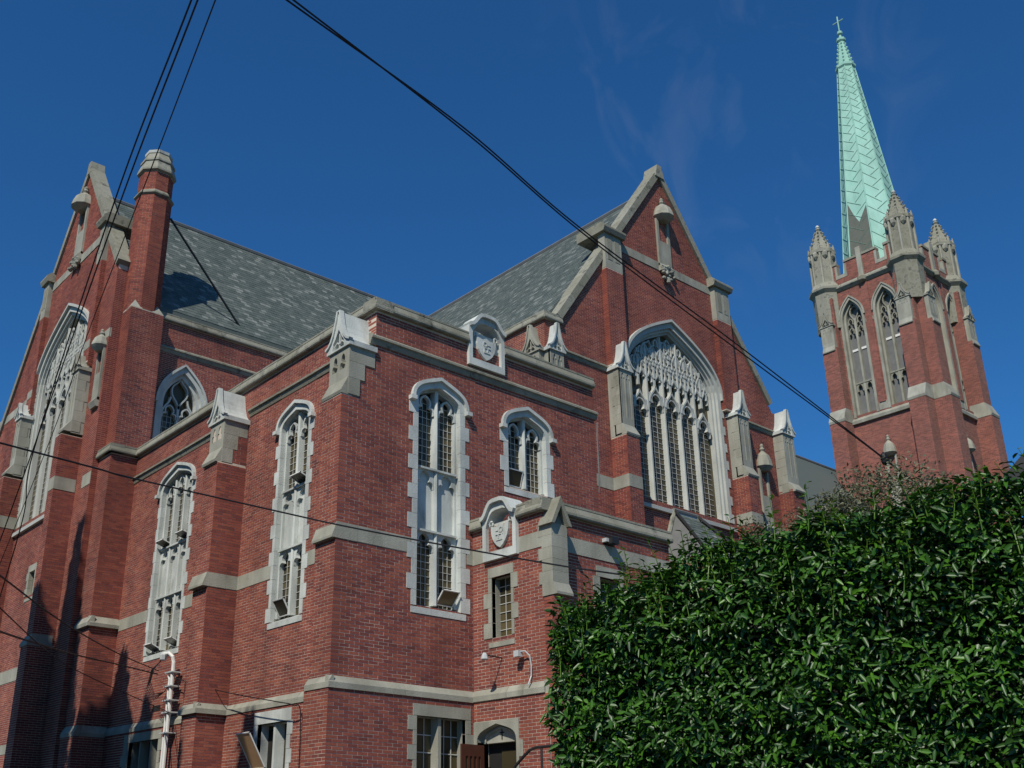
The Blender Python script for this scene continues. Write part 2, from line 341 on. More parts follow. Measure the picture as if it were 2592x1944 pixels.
def hopper(F, parent, a, b, z0, h, d, ang, m='glass'):   # a small sash tilted out from its foot or head
    c, s = math.cos(ang), math.sin(ang)
    G = lambda u, dd_, z: F(u, d + dd_ * c + z * s, z0 + z * c - dd_ * s)
    f = MB()
    for q in ((a, a + .025, 0, h), (b - .025, b, 0, h), (a, b, 0, .025), (a, b, h - .025, h)): f.box(G, q[0], q[1], -.012, .012, q[2], q[3])
    o = f.build('open_sash', 'white_paint', parent)
    MB().box(G, a + .025, b - .025, -.004, .004, .025, h - .025).build('pane', m, o)
def quoins(F, parent, ui, un, uw, z0, z1, h=.33, d=.014, m='white_stone', start=0):
    n = max(1, round((z1 - z0) / h)); s = (z1 - z0) / n
    for i in range(n):
        ue = uw if (i + start) % 2 else un; a, b = min(ui, ue), max(ui, ue)
        MB().box(F, a, b, -.10, d + random.uniform(-.002, .002), z0 + i * s + .003, z0 + (i + 1) * s - .003).build('quoin', m, parent)
def tall_window(F, parent, o0, o1, n0, n1, w0, w1, zb, zs, za, lights, tiers, m='white_stone', cols=3, single=True, label=None, sash=()):
    """o0..o1 clear opening, n narrow and w wide stone edges; tiers = (z0, z1, 'glass'|'panel'|'top')"""
    zsill = zb + .25
    # stone arch surround above the spring, jambs as toothed quoins below it
    mb = MB(); out_ = [(n0, zs)] + arch(n0, n1, zs, za + .17)[1:-1] + [(n1, zs)]; inn = [(o1, zs)] + list(reversed(arch(o0, o1, zs, za)))[1:-1] + [(o0, zs)]
    mb.prism(F, [out_ + inn], -.34, .014)
    win = mb.build('window', m, parent, label=label)
    quoins(F, win, o0, n0, w0, zb + .16, zs, m=m); quoins(F, win, o1, n1, w1, zb + .16, zs, m=m, start=1)
    for a, b in ((o0 - .03, o0 + .0), (o1, o1 + .03)): MB().box(F, a, b, -.34, -.101, zsill, zs).build('jamb', m, win)
    # splayed inner order
    k = .055
    for a, sg in ((o0, 1), (o1, -1)):
        MB().prism(lambda u, d, z: F(a + sg * u, d, z), [[(0, zsill), (k, zsill), (k, zs), (0, zs)]], -.30, -.13).build('jamb', m, win)
    mb = MB(); mb.prism(F, [[(o0, zs)] + arch(o0, o1, zs, za)[1:-1] + [(o1, zs)] + [(o1 - k, zs)] + list(reversed(arch(o0 + k, o1 - k, zs, za - k)))[1:-1] + [(o0 + k, zs)]], -.30, -.13); mb.build('arch_moulding', m, win)
    MB().profile(F, n0, n1, [(-.34, zb), (.016, zb), (.016, zb + .13), (-.26, zsill), (-.34, zsill)]).build('sill', m, win)
    # hood mould with stops
    hp = arch(n0 - .035, n1 + .035, zs + .03, za + .20, 10); hb = MB(); hb.strip(F, hp, .085, -.02, .085); hood = hb.build('hood_mould', m, win)
    for u in (n0 - .06, n1 + .06): MB().box(F, u - .075, u + .075, 0, .13, zs - .05, zs + .045).build('label_stop', m, win)
    a0, a1 = o0 + k, o1 - k; nl = lights; mw_ = .125 if nl == 2 else .10; cw = (a1 - a0 - (nl - 1) * mw_) / nl
    L_ = [(a0 + i * (cw + mw_), a0 + i * (cw + mw_) + cw) for i in range(nl)]
    for i in range(nl - 1):
        u = L_[i][1]; top = za - .06 if nl == 2 else zs + .62 * (za - zs)
        MB().prism(lambda uu, d, z: F(uu, z, d), [[(u, -.27), (u + .015, -.10), (u + mw_ / 2, -.075), (u + mw_ - .015, -.10), (u + mw_, -.27)]], zsill, top).build('mullion', m, win)
    for z0, z1, kind in tiers:
        for i, (a, b) in enumerate(L_):
            hh = min(.42, (b - a) * 1.05)
            if kind == 'top':
                m_ = (a + b) / 2; ap = [q for q in arch(a0, a1, zs, za - k, 30)]
                zt = min(np.interp(m_, [p[0] for p in ap], [p[1] for p in ap]) - .05, za - .12); pl = MB()
                hh = (b - a) * .95; l, r = trefoil(a, b, zt, hh)
                pl.strip(F, l + r, .05, -.20, -.12); pl.build('cusped_head', m, win)
                leaded(F, win, a, b, z0, zt, cols, max(3, round((zt - z0) / .165)), -.25, single)
                continue
            pl = MB(); head_plate(pl, F, a, b, z1, hh, -.22, -.12); pl.build('cusped_head', m, win)
            if kind == 'panel': MB().box(F, a, b, -.34, -.20, z0, z1).build('panel', m, win)
            else: leaded(F, win, a, b, z0, z1, cols, max(3, round((z1 - z0) / .165)), -.25, single)
        if kind != 'top': MB().box(F, a0 - .01, a1 + .01, -.21, -.055, z1, z1 + .045).build('transom', m, win)
    MB().prism(F, [arched(o0, o1, zb, zs, za)], -.36, -.335).build('backing', 'dark', win)
    for (i, z0, h, ang, foot) in sash:
        a, b = L_[i]; hopper(F, win, a + .01, b - .01, z0, h, -.2, ang)
        MB().box(F, a + .01, b - .01, -.246, -.236, z0, z0 + h).build('gap_shade_sheet', 'dark', win)  # near-black sheet painted in for the shade behind the open sash
    return win
def square_window(F, parent, o0, o1, n0, n1, w0, w1, zb, zt, top, m, lights, rd=.28, grid=None, label=None, single=True):
    mb = MB().box(F, n0, n1, -.10, .014, zt, top); win = mb.build('window', m, parent, label=label)
    quoins(F, win, o0, n0, w0, zb, zt - .004, m=m, h=.30); quoins(F, win, o1, n1, w1, zb, zt - .004, m=m, h=.30, start=1)
    for a, b in ((o0 - .02, o0 + .015), (o1 - .015, o1 + .02)): MB().box(F, a, b, -rd - .1, -.101, zb, zt).build('jamb', m, win)
    MB().box(F, o0 - .02, o1 + .02, -rd - .1, -.101, zt - .015, zt + .02).build('lintel', m, win)
    MB().profile(F, n0, n1, [(-rd - .1, zb - .2), (.016, zb - .2), (.016, zb - .1), (-rd, zb + .02), (-rd - .1, zb + .02)]).build('sill', m, win)
    mw_ = .14; cw = (o1 - o0 - (lights - 1) * mw_) / lights
    for i in range(lights):
        a = o0 + i * (cw + mw_); b = a + cw
        if i: MB().prism(lambda uu, d, z: F(uu, z, d), [[(a - mw_, -rd), (a - mw_ + .03, -.06), (a - .03, -.06), (a, -rd)]], zb, zt - .005).build('mullion', m, win)
        if grid: leaded(F, win, a, b, zb, zt, grid[0], grid[1], -rd + .02, single, bw=grid[2] if len(grid) > 2 else .013)
        else: MB().box(F, a, b, -rd - .02, -rd, zb, zt).build('pane', 'glass', win)
    MB().box(F, o0 - .02, o1 + .02, -rd - .12, -rd - .10, zb, zt).build('backing', 'dark', win)
    return win
def big_window(F, parent, uc, hw, z0, zs, za, lights, label=None, m='pale_stone', jm='pale_stone'):
    o0, o1 = uc - hw - .28, uc + hw + .28; so0, so1 = uc - hw, uc + hw
    mb = MB()   # outer order, splay, inner order : three stepped rings
    for i, (e, d0, d1) in enumerate(((0, .03, -.12), (.10, -.06, -.22), (.19, -.15, -.40))):
        a, b = (o0 - .17, o1 + .17) if i == 0 else (o0 - .02, o1 + .02)
        ou = arched(a, b, z0, zs, za + (.20 if i == 0 else .05), 12, False); inn = arched(o0 + e, o1 - e, z0 - .001, zs, za - e * 1.1, 12, False)
        mb.prism(F, [ou + list(reversed(inn))], d1, d0)
    win = mb.build('window', jm, parent, label=label)
    n = round((zs - z0) / .34)
    for sg, u in ((-1, o0 - .17), (1, o1 + .17)):
        for i in range(0, n, 2):
            MB().box(F, min(u, u + sg * .14), max(u, u + sg * .14), -.1, .02, z0 + i * .34 + .003, z0 + (i + 1) * .34 - .003).build('quoin', jm, win)
    MB().strip(F, arch(o0 - .22, o1 + .22, zs, za + .27, 14, False), .10, -.02, .13).build('hood_mould', m, win)
    MB().profile(F, o0 - .32, o1 + .32, [(-.55, z0 - .32), (.10, z0 - .32), (.11, z0 - .2), (-.42, z0 + .08), (-.55, z0 + .08)]).build('sill', jm, win)
    ar = arch(so0, so1, zs, za - .24, 40, False); au = [p[0] for p in ar]; az = [p[1] for p in ar]
    top = lambda u: np.interp(u, au, az) if so0 < u < so1 else -9
    mwid = .15; cw = (2 * hw) / lights; zh = zs - .62                      # light heads
    G = lambda uu, d, z: F(uu, z, d)
    for i in range(1, lights):
        u = so0 + i * cw; MB().prism(G, [[(u - mwid / 2, -.34), (u - mwid / 2 + .02, -.22), (u - .03, -.16), (u + .03, -.16), (u + mwid / 2 - .02, -.22), (u + mwid / 2, -.34)]], z0 + .02, min(top(u), za)).build('mullion', m, win)
    def cell(mb, a, b, zt, hh):
        if min(top(a + .02), top(b - .02)) > zt - .02: head_plate(mb, F, a, b, zt, hh, -.31, -.19); return True
        l, r = trefoil(a, b, zt, hh); P = [p for p in l + r if top(p[0]) > p[1]]
        if len(P) > 2: mb.strip(F, P, .06, -.31, -.19)
        return False
    for i in range(lights):
        a = so0 + i * cw + mwid / 2; b = so0 + (i + 1) * cw - mwid / 2; tz = zh - (.35 if i in (0, lights - 1) else 0)
        mb = MB(); head_plate(mb, F, a, b, tz, .60, -.31, -.17); mb.strip(F, bez((a, tz - .38), (a + .02, tz - .02), (a + .33 * cw, tz + .02), ((a + b) / 2, tz + .30), 7), .06, -.29, -.15)
        mb.strip(F, bez((b, tz - .38), (b - .02, tz - .02), (b - .33 * cw, tz + .02), ((a + b) / 2, tz + .30), 7), .06, -.29, -.15); mb.build('cusped_head', m, win)
        leaded(F, win, a, b, z0 + .05, tz - .05, 3, round((tz - z0) / .2), -.325, False, bw=.014)
    nh = lights * 2; ch = 2 * hw / nh; trc = MB()
    for i in range(1, nh):
        u = so0 + i * ch; zt = min(top(u), zs + 1.15); lo = zh + (.15 if i % 2 else 0)
        if zt > lo: trc.box(F, u - .04, u + .04, -.31, -.17, lo, zt)
    for i in range(nh):
        a = so0 + i * ch + .04; b = a + ch - .08
        for zt in (zs + .12 + .10 * (i % 2), zs + .62, zs + 1.12, zs + 1.62): cell(trc, a, b, zt, .46)
    for i in range(1, nh):                                                  # flowing daggers above
        u = so0 + i * ch
        for zc in (zs + .35, zs + .86, zs + 1.36):
            if top(u) < zc + .42: continue
            for sg in (-1, 1):
                trc.strip(F, bez((u, zc - .42), (u + sg * ch * .7, zc - .22), (u + sg * ch * .62, zc + .18), (u, zc + .42), 8), .05, -.29, -.17)
    trc.build('tracery', m, win)
    MB().prism(F, [arched(so0 - .3, so1 + .3, z0 - .1, zs, za + .02, 12, False)], -.38, -.345).build('glazing', 'glass', win)
    return win

# ------------------------------------------------------------------ buttress heads, shields, niches
def ogee(u0, u1, ze, zp, n=7):
    um = (u0 + u1) / 2; l = bez((u0, ze), (u0 + .55 * (um - u0), ze + .10 * (zp - ze)), (um - .30 * (um - u0), ze + .45 * (zp - ze)), (um - .10 * (um - u0), zp), n)
    return l + [(2 * um - u, z) for u, z in reversed(l)]
def butt_cap(F, parent, u0, u1, df, db, zb, ze, zp, top='white_stone', body='stone', proj=.25, side=True, half=False):
    """ogee gablet cap over a panelled stone face; df front depth, db depth of the wall behind"""
    p = [(u0 - .07, ze - .12)] + ogee(u0 - .07, u1 + .07, ze, zp) + [(u1 + .07, ze - .12)]
    mid = (u0 + u1) / 2; hw_ = (u1 - u0) * .30; H_ = zp - ze; pk = lambda q: [(mid - hw_ * q, ze - .08), (mid - hw_ * q * .92, ze + .10 * H_), (mid - hw_ * q * .55, ze + .22 * H_), (mid, ze + (.30 + .18 * q) * H_), (mid + hw_ * q * .55, ze + .22 * H_), (mid + hw_ * q * .92, ze + .10 * H_), (mid + hw_ * q, ze - .08)]
    mb = MB(); mb.prism(F, [p, pk(1)], df + .05, df - .06); mb.prism(F, [p], df - .055, db); cap = mb.build('buttress_cap', top, parent)
    tq = MB(); tq.box(F, mid - .016, mid + .016, df - .056, df + .02, ze - .08, ze + .36 * H_); tq.strip(F, [(mid - hw_ * .85, ze + .02), (mid - hw_ * .4, ze + .12 * H_), (mid, ze + .02), (mid + hw_ * .4, ze + .12 * H_), (mid + hw_ * .85, ze + .02)], .03, df - .056, df + .02); tq.build('cap_tracery', top, cap)
    rim = MB(); rim.strip(F, ogee(u0 - .09, u1 + .09, ze, zp + .02), .05, df + .09, df - .02); rim.build('cap_moulding', top, cap)
    w_ = u1 - u0; f = .12 * w_ + .02; mid = (u0 + u1) / 2; b = MB()
    h = ze - .1 - zb
    loops = [rect(u0, u1, zb, ze - .1)]
    for a, c in ((u0 + f, mid - .03), (mid + .03, u1 - f)):
        l, r = trefoil(a, c, ze - .22, min(.42, 1.5 * (c - a))); loops.append([(a, zb + .25)] + (l + r)[1:-1] + [(c, zb + .25)])
    b.prism(F, loops, df, df - .10); b.box(F, u0 + .01, u1 - .01, df - .35, df - .095, zb, ze - .1); blk = b.build('panel_stone', body, parent)
    MB().profile(F, u0, u1, [(df - .3, zb - .42), (df + proj, zb - .42), (df + proj + .02, zb - .36), (df, zb), (df - .3, zb)]).build('weathering', body, parent)
    if side:                                              # toothed side stones
        n = max(2, round((ze - zb + .3) / .34)); s = (ze - .1 - zb + .40) / n
        for i in range(n):
            e = (.42 if i % 2 else .30) if i < n - 1 else abs(df - db) - .02
            MB().box(F, u0 - .012, u0 + .1, df - min(e, abs(df - db)), df - .002, zb - .40 + i * s + .003, zb - .40 + (i + 1) * s - .003).build('quoin', body, parent)
    return cap
def shield_plaque(F, parent, u0, u1, zb, ze, zp, label, coping=True):
    um = (u0 + u1) / 2; top = [(u0, ze)] + bez((u0, ze), (u0 + .2, ze + .02), (um - .36, zp), (um - .12, zp), 7) + bez((um + .12, zp), (um + .36, zp), (u1 - .2, ze + .02), (u1, ze), 7)
    ins = .11; inn = [(u0 + ins, zb + .18)] + [(u0 + ins, ze - .2)] + [(u if abs(u - um) < um - u0 - ins else u, z - .2) for u, z in top if u0 + ins < u < u1 - ins] + [(u1 - ins, ze - .2), (u1 - ins, zb + .18)]
    mb = MB(); mb.prism(F, [[(u0, zb)] + top[1:] + [(u1, zb)], inn], -.35, .07); pl = mb.build('shield_plaque', 'white_stone', parent, label=label)
    MB().box(F, u0 + .05, u1 - .05, -.35, -.06, zb + .05, ze - .1).build('plaque_back', 'white_stone', pl)
    MB().strip(F, top[1:], .09, -.36, .15).build('plaque_moulding', 'white_stone', pl)
    w_ = (u1 - u0) * .27; zt = zb + .30 + (ze - zb) * .48; z0 = zb + .24
    sh = [(um - w_, zt), (um - w_ * .4, zt - .03), (um, zt + .03), (um + w_ * .4, zt - .03), (um + w_, zt)] + bez((um + w_, zt), (um + w_, z0 + .25), (um + w_ * .6, z0 + .08), (um, z0), 6)[1:] + bez((um, z0), (um - w_ * .6, z0 + .08), (um - w_, z0 + .25), (um - w_, zt), 6)[1:-1]
    s = MB(); s.prism(F, [sh], -.06, .045); sh_o = s.build('shield', 'white_stone', pl)
    e = MB(); zc = (zt + z0) / 2 + .06
    for k in range(10):
        q = k / 10 * 2 * math.pi; e.box(F, um - .05 + .055 * math.cos(q) - .014, um - .05 + .055 * math.cos(q) + .014, .044, .062, zc + .08 + .055 * math.sin(q) - .014, zc + .08 + .055 * math.sin(q) + .014)
    e.box(F, um - .10, um + .12, .044, .062, zc - .03, zc - .005); e.box(F, um - .09, um - .065, .044, .062, zc - .13, zc - .03); e.box(F, um + .02, um + .045, .044, .062, zc - .12, zc - .03); e.box(F, um - .09, um + .10, .044, .06, zc - .155, zc - .13); e.box(F, um + .04, um + .12, .044, .06, zc + .06, zc + .085)
    e.build('emblem', 'white_stone', sh_o)
    sc = MB()                                             # curled strapwork above the shield
    for sg in (-1, 1): sc.tube([F(um + sg * (w_ + .02 + .05 * math.cos(t)), .0, zt + .07 + .06 * math.sin(t)) for t in np.linspace(-1, 4, 10)], .028, 6)
    sc.build('strapwork', 'white_stone', pl)
    return pl
def niche(F, parent, u0, u1, zb, zt, zc, m='stone', boss=True, d=.08):
    um = (u0 + u1) / 2; w_ = u1 - u0; mb = MB(); mb.prism(F, [rect(u0, u1, zb, zt), [(u0 + .16 * w_, zt - .95 * (zt - zb) * .5), (u1 - .16 * w_, zt - .95 * (zt - zb) * .5), (u1 - .16 * w_, zt - .1), (u0 + .16 * w_, zt - .1)]], -.35, d)
    n = mb.build('niche', m, parent); MB().box(F, u0 + .02, u1 - .02, -.42, -.3, zb, zt).build('niche_back', m, n)
    MB().profile(F, u0, u1, [(0, zb - .22), (d + .02, zb - .22), (d + .10, zb - .04), (d, zb + .1), (0, zb + .1)]).build('niche_sill', m, n)
    c = F(um, d + .02, 0); H = zc - zt
    MB().lathe(c, [(.20 * w_ + .05, zt - .12), (.50 * w_, zt - .02), (.62 * w_, zt + .05), (.60 * w_, zt + .12), (.56 * w_, zt + .25 * H), (.44 * w_, zt + .48 * H), (.22 * w_, zt + .62 * H), (.13 * w_, zt + .68 * H), (.20 * w_, zt + .76 * H), (.10 * w_, zt + .84 * H), (.13 * w_, zt + .92 * H), (.02, zc)], 10).build('canopy', m, n)
    for k in range(4): MB().box(F, um - .16 * w_ + k * .1 * w_, um - .10 * w_ + k * .1 * w_, d - .05, d + .02, zt + .05, zt + .2).build('canopy_rib', m, n) if k < 1 else None
    if boss:
        b = MB()
        for k in range(22):
            q = random.uniform(0, 6.28); r = w_ * .55 * math.sqrt(random.random()); cx_, cz_ = um + r * math.cos(q) * 1.0, zb - .30 + r * math.sin(q) * .85
            b.lathe(F(cx_, d + .02 + random.uniform(0, .07), 0), [(.02, cz_ - .07), (.075, cz_ - .03), (.085, cz_ + .02), (.02, cz_ + .07)], 6, q)
        b.build('leaf_boss', m, n)
    return n

# ================================================================== SETTING
GZ = -1.7
MB().box(W3, -1200, 1200, -1200, 1200, GZ - .6, GZ - .12).build('ground', 'soil', kind='structure')
MB().box(W3, -3.5, 6.2, -300, 300, GZ - .11, GZ - .10).build('street', 'asphalt', kind='structure')
MB().box(W3, 6.35, 9.4, -300, 300, GZ - .3, GZ).build('pavement', 'concrete', kind='structure')
MB().box(W3, 6.2, 6.347, -300, 300, GZ - .3, GZ + .02).build('kerb', 'concrete', kind='structure')
MB().box(W3, 9.402, 90, -60, 90, GZ - .3, GZ - .02).build('lawn', 'soil', kind='structure')

# ================================================================== CHURCH
church = tag(empty('church', (20, 24, GZ)), 'red brick Gothic church with grey stone trim, slate roofs and green copper spire', 'church')
class P0:   # children keep world coordinates: parent inverse cancels the empty's location
    pass
church.location = (0, 0, 0)
XA, YB, XV, YV = 12.30, 17.50, 15.09, 15.27
A, B, V_, VY = FA(XA), FB(YB), FA(XV), FB(YV)

# ---- street wing: wall A (faces the street) and wall B (faces the garden)
hA = [rect(20.12, 21.40, 4.72, 9.46)[:2] + [(21.40, 9.46)] + list(reversed(arch(20.12, 21.40, 9.46, 9.88)))[1:-1] + [(20.12, 9.46)],
      rect(26.14, 28.06, 4.80, 9.46)[:2] + [(28.06, 9.46)] + list(reversed(arch(26.14, 28.06, 9.46, 10.02)))[1:-1] + [(26.14, 9.46)]]
wA = wall(A, rect(17.505, 30.24, 2.86, 11.26), hA, church, label='wing wall facing the street')
hB = [rect(13.50, 14.76, 4.72, 9.38)[:2] + [(14.76, 9.38)] + list(reversed(arch(13.50, 14.76, 9.38, 9.86)))[1:-1] + [(13.50, 9.38)],
      rect(16.22, 17.52, 7.92, 9.38)[:2] + [(17.52, 9.38)] + list(reversed(arch(16.22, 17.52, 9.38, 9.86)))[1:-1] + [(16.22, 9.38)]]
wB = wall(B, [(11.45, 2.86), (19.3, 2.86), (19.3, 11.26), (12.3, 11.26), (12.3, 10.3), (11.72, 10.3), (11.72, 9.0), (11.45, 9.0)], hB, church, singles=300, label='wing wall facing the garden')
A2, B2 = FA(XA - .06), FB(YB - .06)
wall(A2, rect(17.6, 30.24, GZ, 2.84), [rect(20.27, 21.53, .75, 2.50), rect(26.56, 28.40, .75, 2.55)], church, thick=.46)
wall(B2, rect(11.385, 15.14, GZ, 2.84), [rect(13.53, 14.82, .75, 2.47)], church, thick=.46)
MB().box(FB(YB), 19.0, 19.30, -13, -.41, GZ, 11.25).build('wall', 'brickwork', church)
# buttresses on A : street faces
def buttress(y0, y1, x, zt, zl=None, both=False):
    Fx = FA(x); o = wall(Fx, rect(y0, y1, GZ, zt), [], church, 'buttress', thick=XA - x - .02)
    S = FB(y0); bricks(S, [rect(x + .002, XA, GZ, zt)], o)
    MB().box(S, x + .009, XA, -.3, -.009, GZ, zt).build('buttress_core', 'mortar', o)
    return o
b1 = wall(FA(11.45), rect(17.5, 18.25, 2.86, 9.0), [], church, 'buttress', thick=.8)
wall(FA(11.385), rect(17.44, 18.31, GZ, 2.84), [], church, 'buttress', thick=.8)
b2 = buttress(23.1, 23.85, 11.50, 9.0)
butt_cap(FA(11.60), church, 17.49, 18.25, 0, -.70, 9.42, 10.28, 11.09, proj=.16, side=True)
butt_cap(FA(11.60), church, 23.12, 23.85, 0, -.70, 9.42, 10.28, 11.09, proj=.16, side=True)
bricks(FB(23.115), [rect(11.62, 12.3, 9.0, 10.3)], b2); MB().box(FB(23.115), 11.62, 12.29, -.6, -.005, 9.0, 10.3).build('buttress_core', 'mortar', b2)
for y0, y1 in ((17.485, 18.26), (23.085, 23.86)):
    MB().profile(FA(11.48), y0, y1, [(-.5, 5.81), (.12, 5.81), (.12, 5.86), (.02, 6.15), (-.5, 6.15)]).build('weathering', 'stone', church)
# copings, strings and bands of the wing
stones(A, 17.385, 30.3, COPE(11.52), church, 'old_stone'); stones(B, 12.185, 14.97, COPE(11.525), church, 'old_stone'); stones(B, 16.11, 19.3, COPE(11.525), church, 'old_stone')
stones(A, 18.27, 23.08, STRING(10.62), church, 'old_stone', 1.5, 'string_course'); stones(A, 23.88, 30.24, STRING(10.62), church, 'old_stone', 1.5, 'string_course')
stones(B, 12.14, 19.38, STRING(10.62), church, 'old_stone', 1.5, 'string_course')
stones(A, 18.3, 23.1, LOW(3.06), church, 'stone', 1.5, 'string_course'); stones(A, 23.87, 30.24, LOW(3.06), church, 'stone', 1.5, 'string_course')
stones(B, 11.37, 15.09, LOW(3.06), church, 'stone', 1.5, 'string_course'); stones(FA(11.45), 17.42, 18.28, LOW(3.06), church, 'stone', .9, 'string_course')
stones(FA(11.50), 23.04, 23.9, LOW(3.06), church, 'stone', .9, 'string_course'); stones(FB(23.1), 11.42, 12.28, LOW(3.06), church, 'stone', .9, 'string_course')
for u0, u1 in ((18.27, 19.96), (21.5, 23.09), (23.87, 26.0), (28.1, 30.24)): band(A, u0, u1, 6.15, .34, church)
band(B, 11.60, 13.36, 6.15, .335, church); band(B, 14.92, 15.09, 6.15, .335, church); band(FB(23.1), 11.62, 12.29, 6.15, .335, church)
# windows
tall_window(A, church, 20.14, 21.38, 20.00, 21.49, 19.89, 21.61, 4.61, 9.46, 9.86, 2, [(4.86, 6.42, 'glass'), (6.5, 7.86, 'panel'), (7.95, 9.7, 'top')], single=False, label='two-light street window', sash=((1, 4.9, .42, .55, 1), (0, 7.97, .36, 1.2, 1)))
tall_window(A, church, 26.16, 28.04, 26.04, 28.18, 25.91, 28.23, 4.68, 9.46, 10.0, 3, [(4.93, 6.38, 'glass'), (6.46, 7.80, 'panel'), (7.9, 9.7, 'top')], single=False, label='three-light street window', sash=((2, 4.95, .38, 1.15, 1), (0, 4.95, .38, 1.15, 1), (2, 7.92, .34, 1.25, 1), (0, 7.92, .34, 1.25, 1)))
tall_window(B, church, 13.52, 14.74, 13.38, 14.89, 13.26, 15.01, 4.55, 9.38, 9.84, 2, [(4.80, 6.38, 'glass'), (6.45, 7.82, 'panel'), (7.9, 9.7, 'top')], cols=4, label='tall two-light garden window', sash=((1, 4.85, .40, .75, 1),))
tall_window(B, church, 16.24, 17.50, 16.10, 17.64, 15.98, 17.74, 7.75, 9.38, 9.84, 2, [(8.0, 9.7, 'top')], cols=4, label='short two-light garden window', sash=((0, 8.02, .42, .3, 1),))
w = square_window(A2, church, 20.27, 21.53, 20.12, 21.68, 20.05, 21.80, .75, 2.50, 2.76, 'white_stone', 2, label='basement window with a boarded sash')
hopper(A2, w, 20.92, 21.50, 1.55, .85, .10, .55, 'plywood'); MB().box(A2, 20.95, 21.5, -.275, -.27, .8, 2.4).build('gap_shade_sheet', 'dark', w)  # dark sheet stands in for shade behind the boarded sash
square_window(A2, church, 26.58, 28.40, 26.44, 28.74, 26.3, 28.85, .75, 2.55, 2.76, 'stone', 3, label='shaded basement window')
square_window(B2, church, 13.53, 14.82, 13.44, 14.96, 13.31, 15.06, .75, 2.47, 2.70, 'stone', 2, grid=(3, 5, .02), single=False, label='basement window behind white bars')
# shield plaque on the garden parapet, vent, flat roof
shield_plaque(FB(YB - .02), church, 14.97, 16.11, 10.70, 11.74, 12.08, 'white shield plaque on the high parapet')
MB().box(A, 26.8, 27.27, -.1, .006, 3.27, 3.42).build('vent', 'dark', church)
MB().box(W3, 12.7, 19.1, 17.9, 30.9, 10.85, 11.0).build('flat_roof', 'lead', church)

# ---- pier with the chimney, at the corner of the nave
p = wall(FA(11.44), rect(30.24, 31.19, GZ, 11.24), [], church, 'pier', thick=.9); bricks(FB(30.24), [rect(11.442, 12.3, GZ, 11.24)], p)
MB().box(FB(30.24), 11.45, 12.35, -.9, -.009, GZ, 11.24).build('pier_core', 'mortar', p)
for z_, t_ in ((6.18, 6.18), (3.1, 3.1)):
    MB().profile(FB(30.24), 11.40, 12.29, [(-.1, z_ - .3), (.10, z_ - .3), (.11, z_ - .2), (0, z_), (-.1, z_)]).build('weathering', 'stone', p)
    MB().profile(FA(11.44), 30.14, 31.19, [(-.1, z_ - .3), (.10, z_ - .3), (.11, z_ - .2), (0, z_), (-.1, z_)]).build('weathering', 'stone', p)
wall(FA(11.35), rect(30.15, 31.2, GZ, 2.85), [], p, thick=.5); bricks(FB(30.15), [rect(11.352, 12.3, GZ, 2.85)], p); MB().box(FB(30.15), 11.36, 12.3, -.5, -.009, GZ, 2.85).build('pier_core', 'mortar', p)
stones(FB(30.24), 11.36, 12.3, COPE(11.52), church, 'old_stone', 1.2); stones(FA(11.44), 30.14, 31.19, COPE(11.52), church, 'old_stone', 1.2)
up = wall(FB(30.5), rect(11.60, 12.75, 11.3, 16.50), [], church, 'pier', thick=1.1); bricks(FA(11.60), [rect(30.502, 31.6, 11.3, 16.50)], up)
MB().box(FB(30.5), 11.609, 12.74, -1.1, -.02, 11.3, 16.5).build('pier_core', 'mortar', up)
chim = empty('chimney'); chim.parent = church
CX, CY, CR = 12.175, 31.12, .62
rot8 = math.pi / 8; ap_ = CR * math.cos(rot8); side = 2 * CR * math.sin(rot8)
def oct_bricks(z0, z1, R, parent):
    ap = R * math.cos(rot8); sd = 2 * R * math.sin(rot8)
    for k in range(8):
        q = k * math.pi / 4; nx, ny = math.cos(q), math.sin(q)
        if nx > .8 or ny > .8: continue
        F = FV(CX + nx * ap, CY + ny * ap, -ny, nx, nx, ny); bricks(F, [rect(-sd / 2, sd / 2, z0, z1)], parent)
    MB().lathe((CX, CY), [(R - .012, z0), (R - .012, z1)], 8, rot8).build('chimney_core', 'mortar', parent)
oct_bricks(16.5, 21.0, CR, chim); oct_bricks(21.15, 22.0, CR - .03, chim)
MB().lathe((CX, CY), [(CR - .01, 20.98), (CR + .07, 21.03), (CR + .07, 21.08), (CR - .02, 21.2)], 8, rot8).build('neck_band', 'old_stone', chim)
MB().lathe((CX, CY), [(CR - .05, 21.95), (CR + .06, 22.0), (CR + .06, 22.07), (CR - .05, 22.40), (CR - .01, 22.42), (CR - .02, 22.50), (CR - .15, 22.76), (CR - .13, 22.80)], 8, rot8).build('chimney_cap', 'old_stone', chim)
MB().lathe((CX, CY), [(CR - .14, 22.80), (CR - .13, 22.91), (CR - .24, 22.92), (CR - .26, 22.7)], 8, rot8).build('chimney_rim', 'white_stone', chim)
for sx in (-1, 1):
    for sy in (-1, 1):
        cx_, cy_ = CX + sx * .575, CY + sy * .6; MB().add([(cx_, cy_, 16.5), (cx_ - sx * .40, cy_, 16.5), (cx_, cy_ - sy * .40, 16.5), (cx_ - sx * .32, cy_ - sy * .32, 17.12)], [(0, 1, 3), (0, 3, 2), (1, 2, 3), (0, 2, 1)]).build('broach_stone', 'stone', chim)
MB().tube([(12.74, 30.85, 20.45), (16.25, 31.35, 17.2)], .045).build('brace', 'black_metal', chim); MB().tube([(11.7, 31.6, 19.2), (11.45, 33.6, 18.5)], .04).build('brace', 'black_metal', chim)

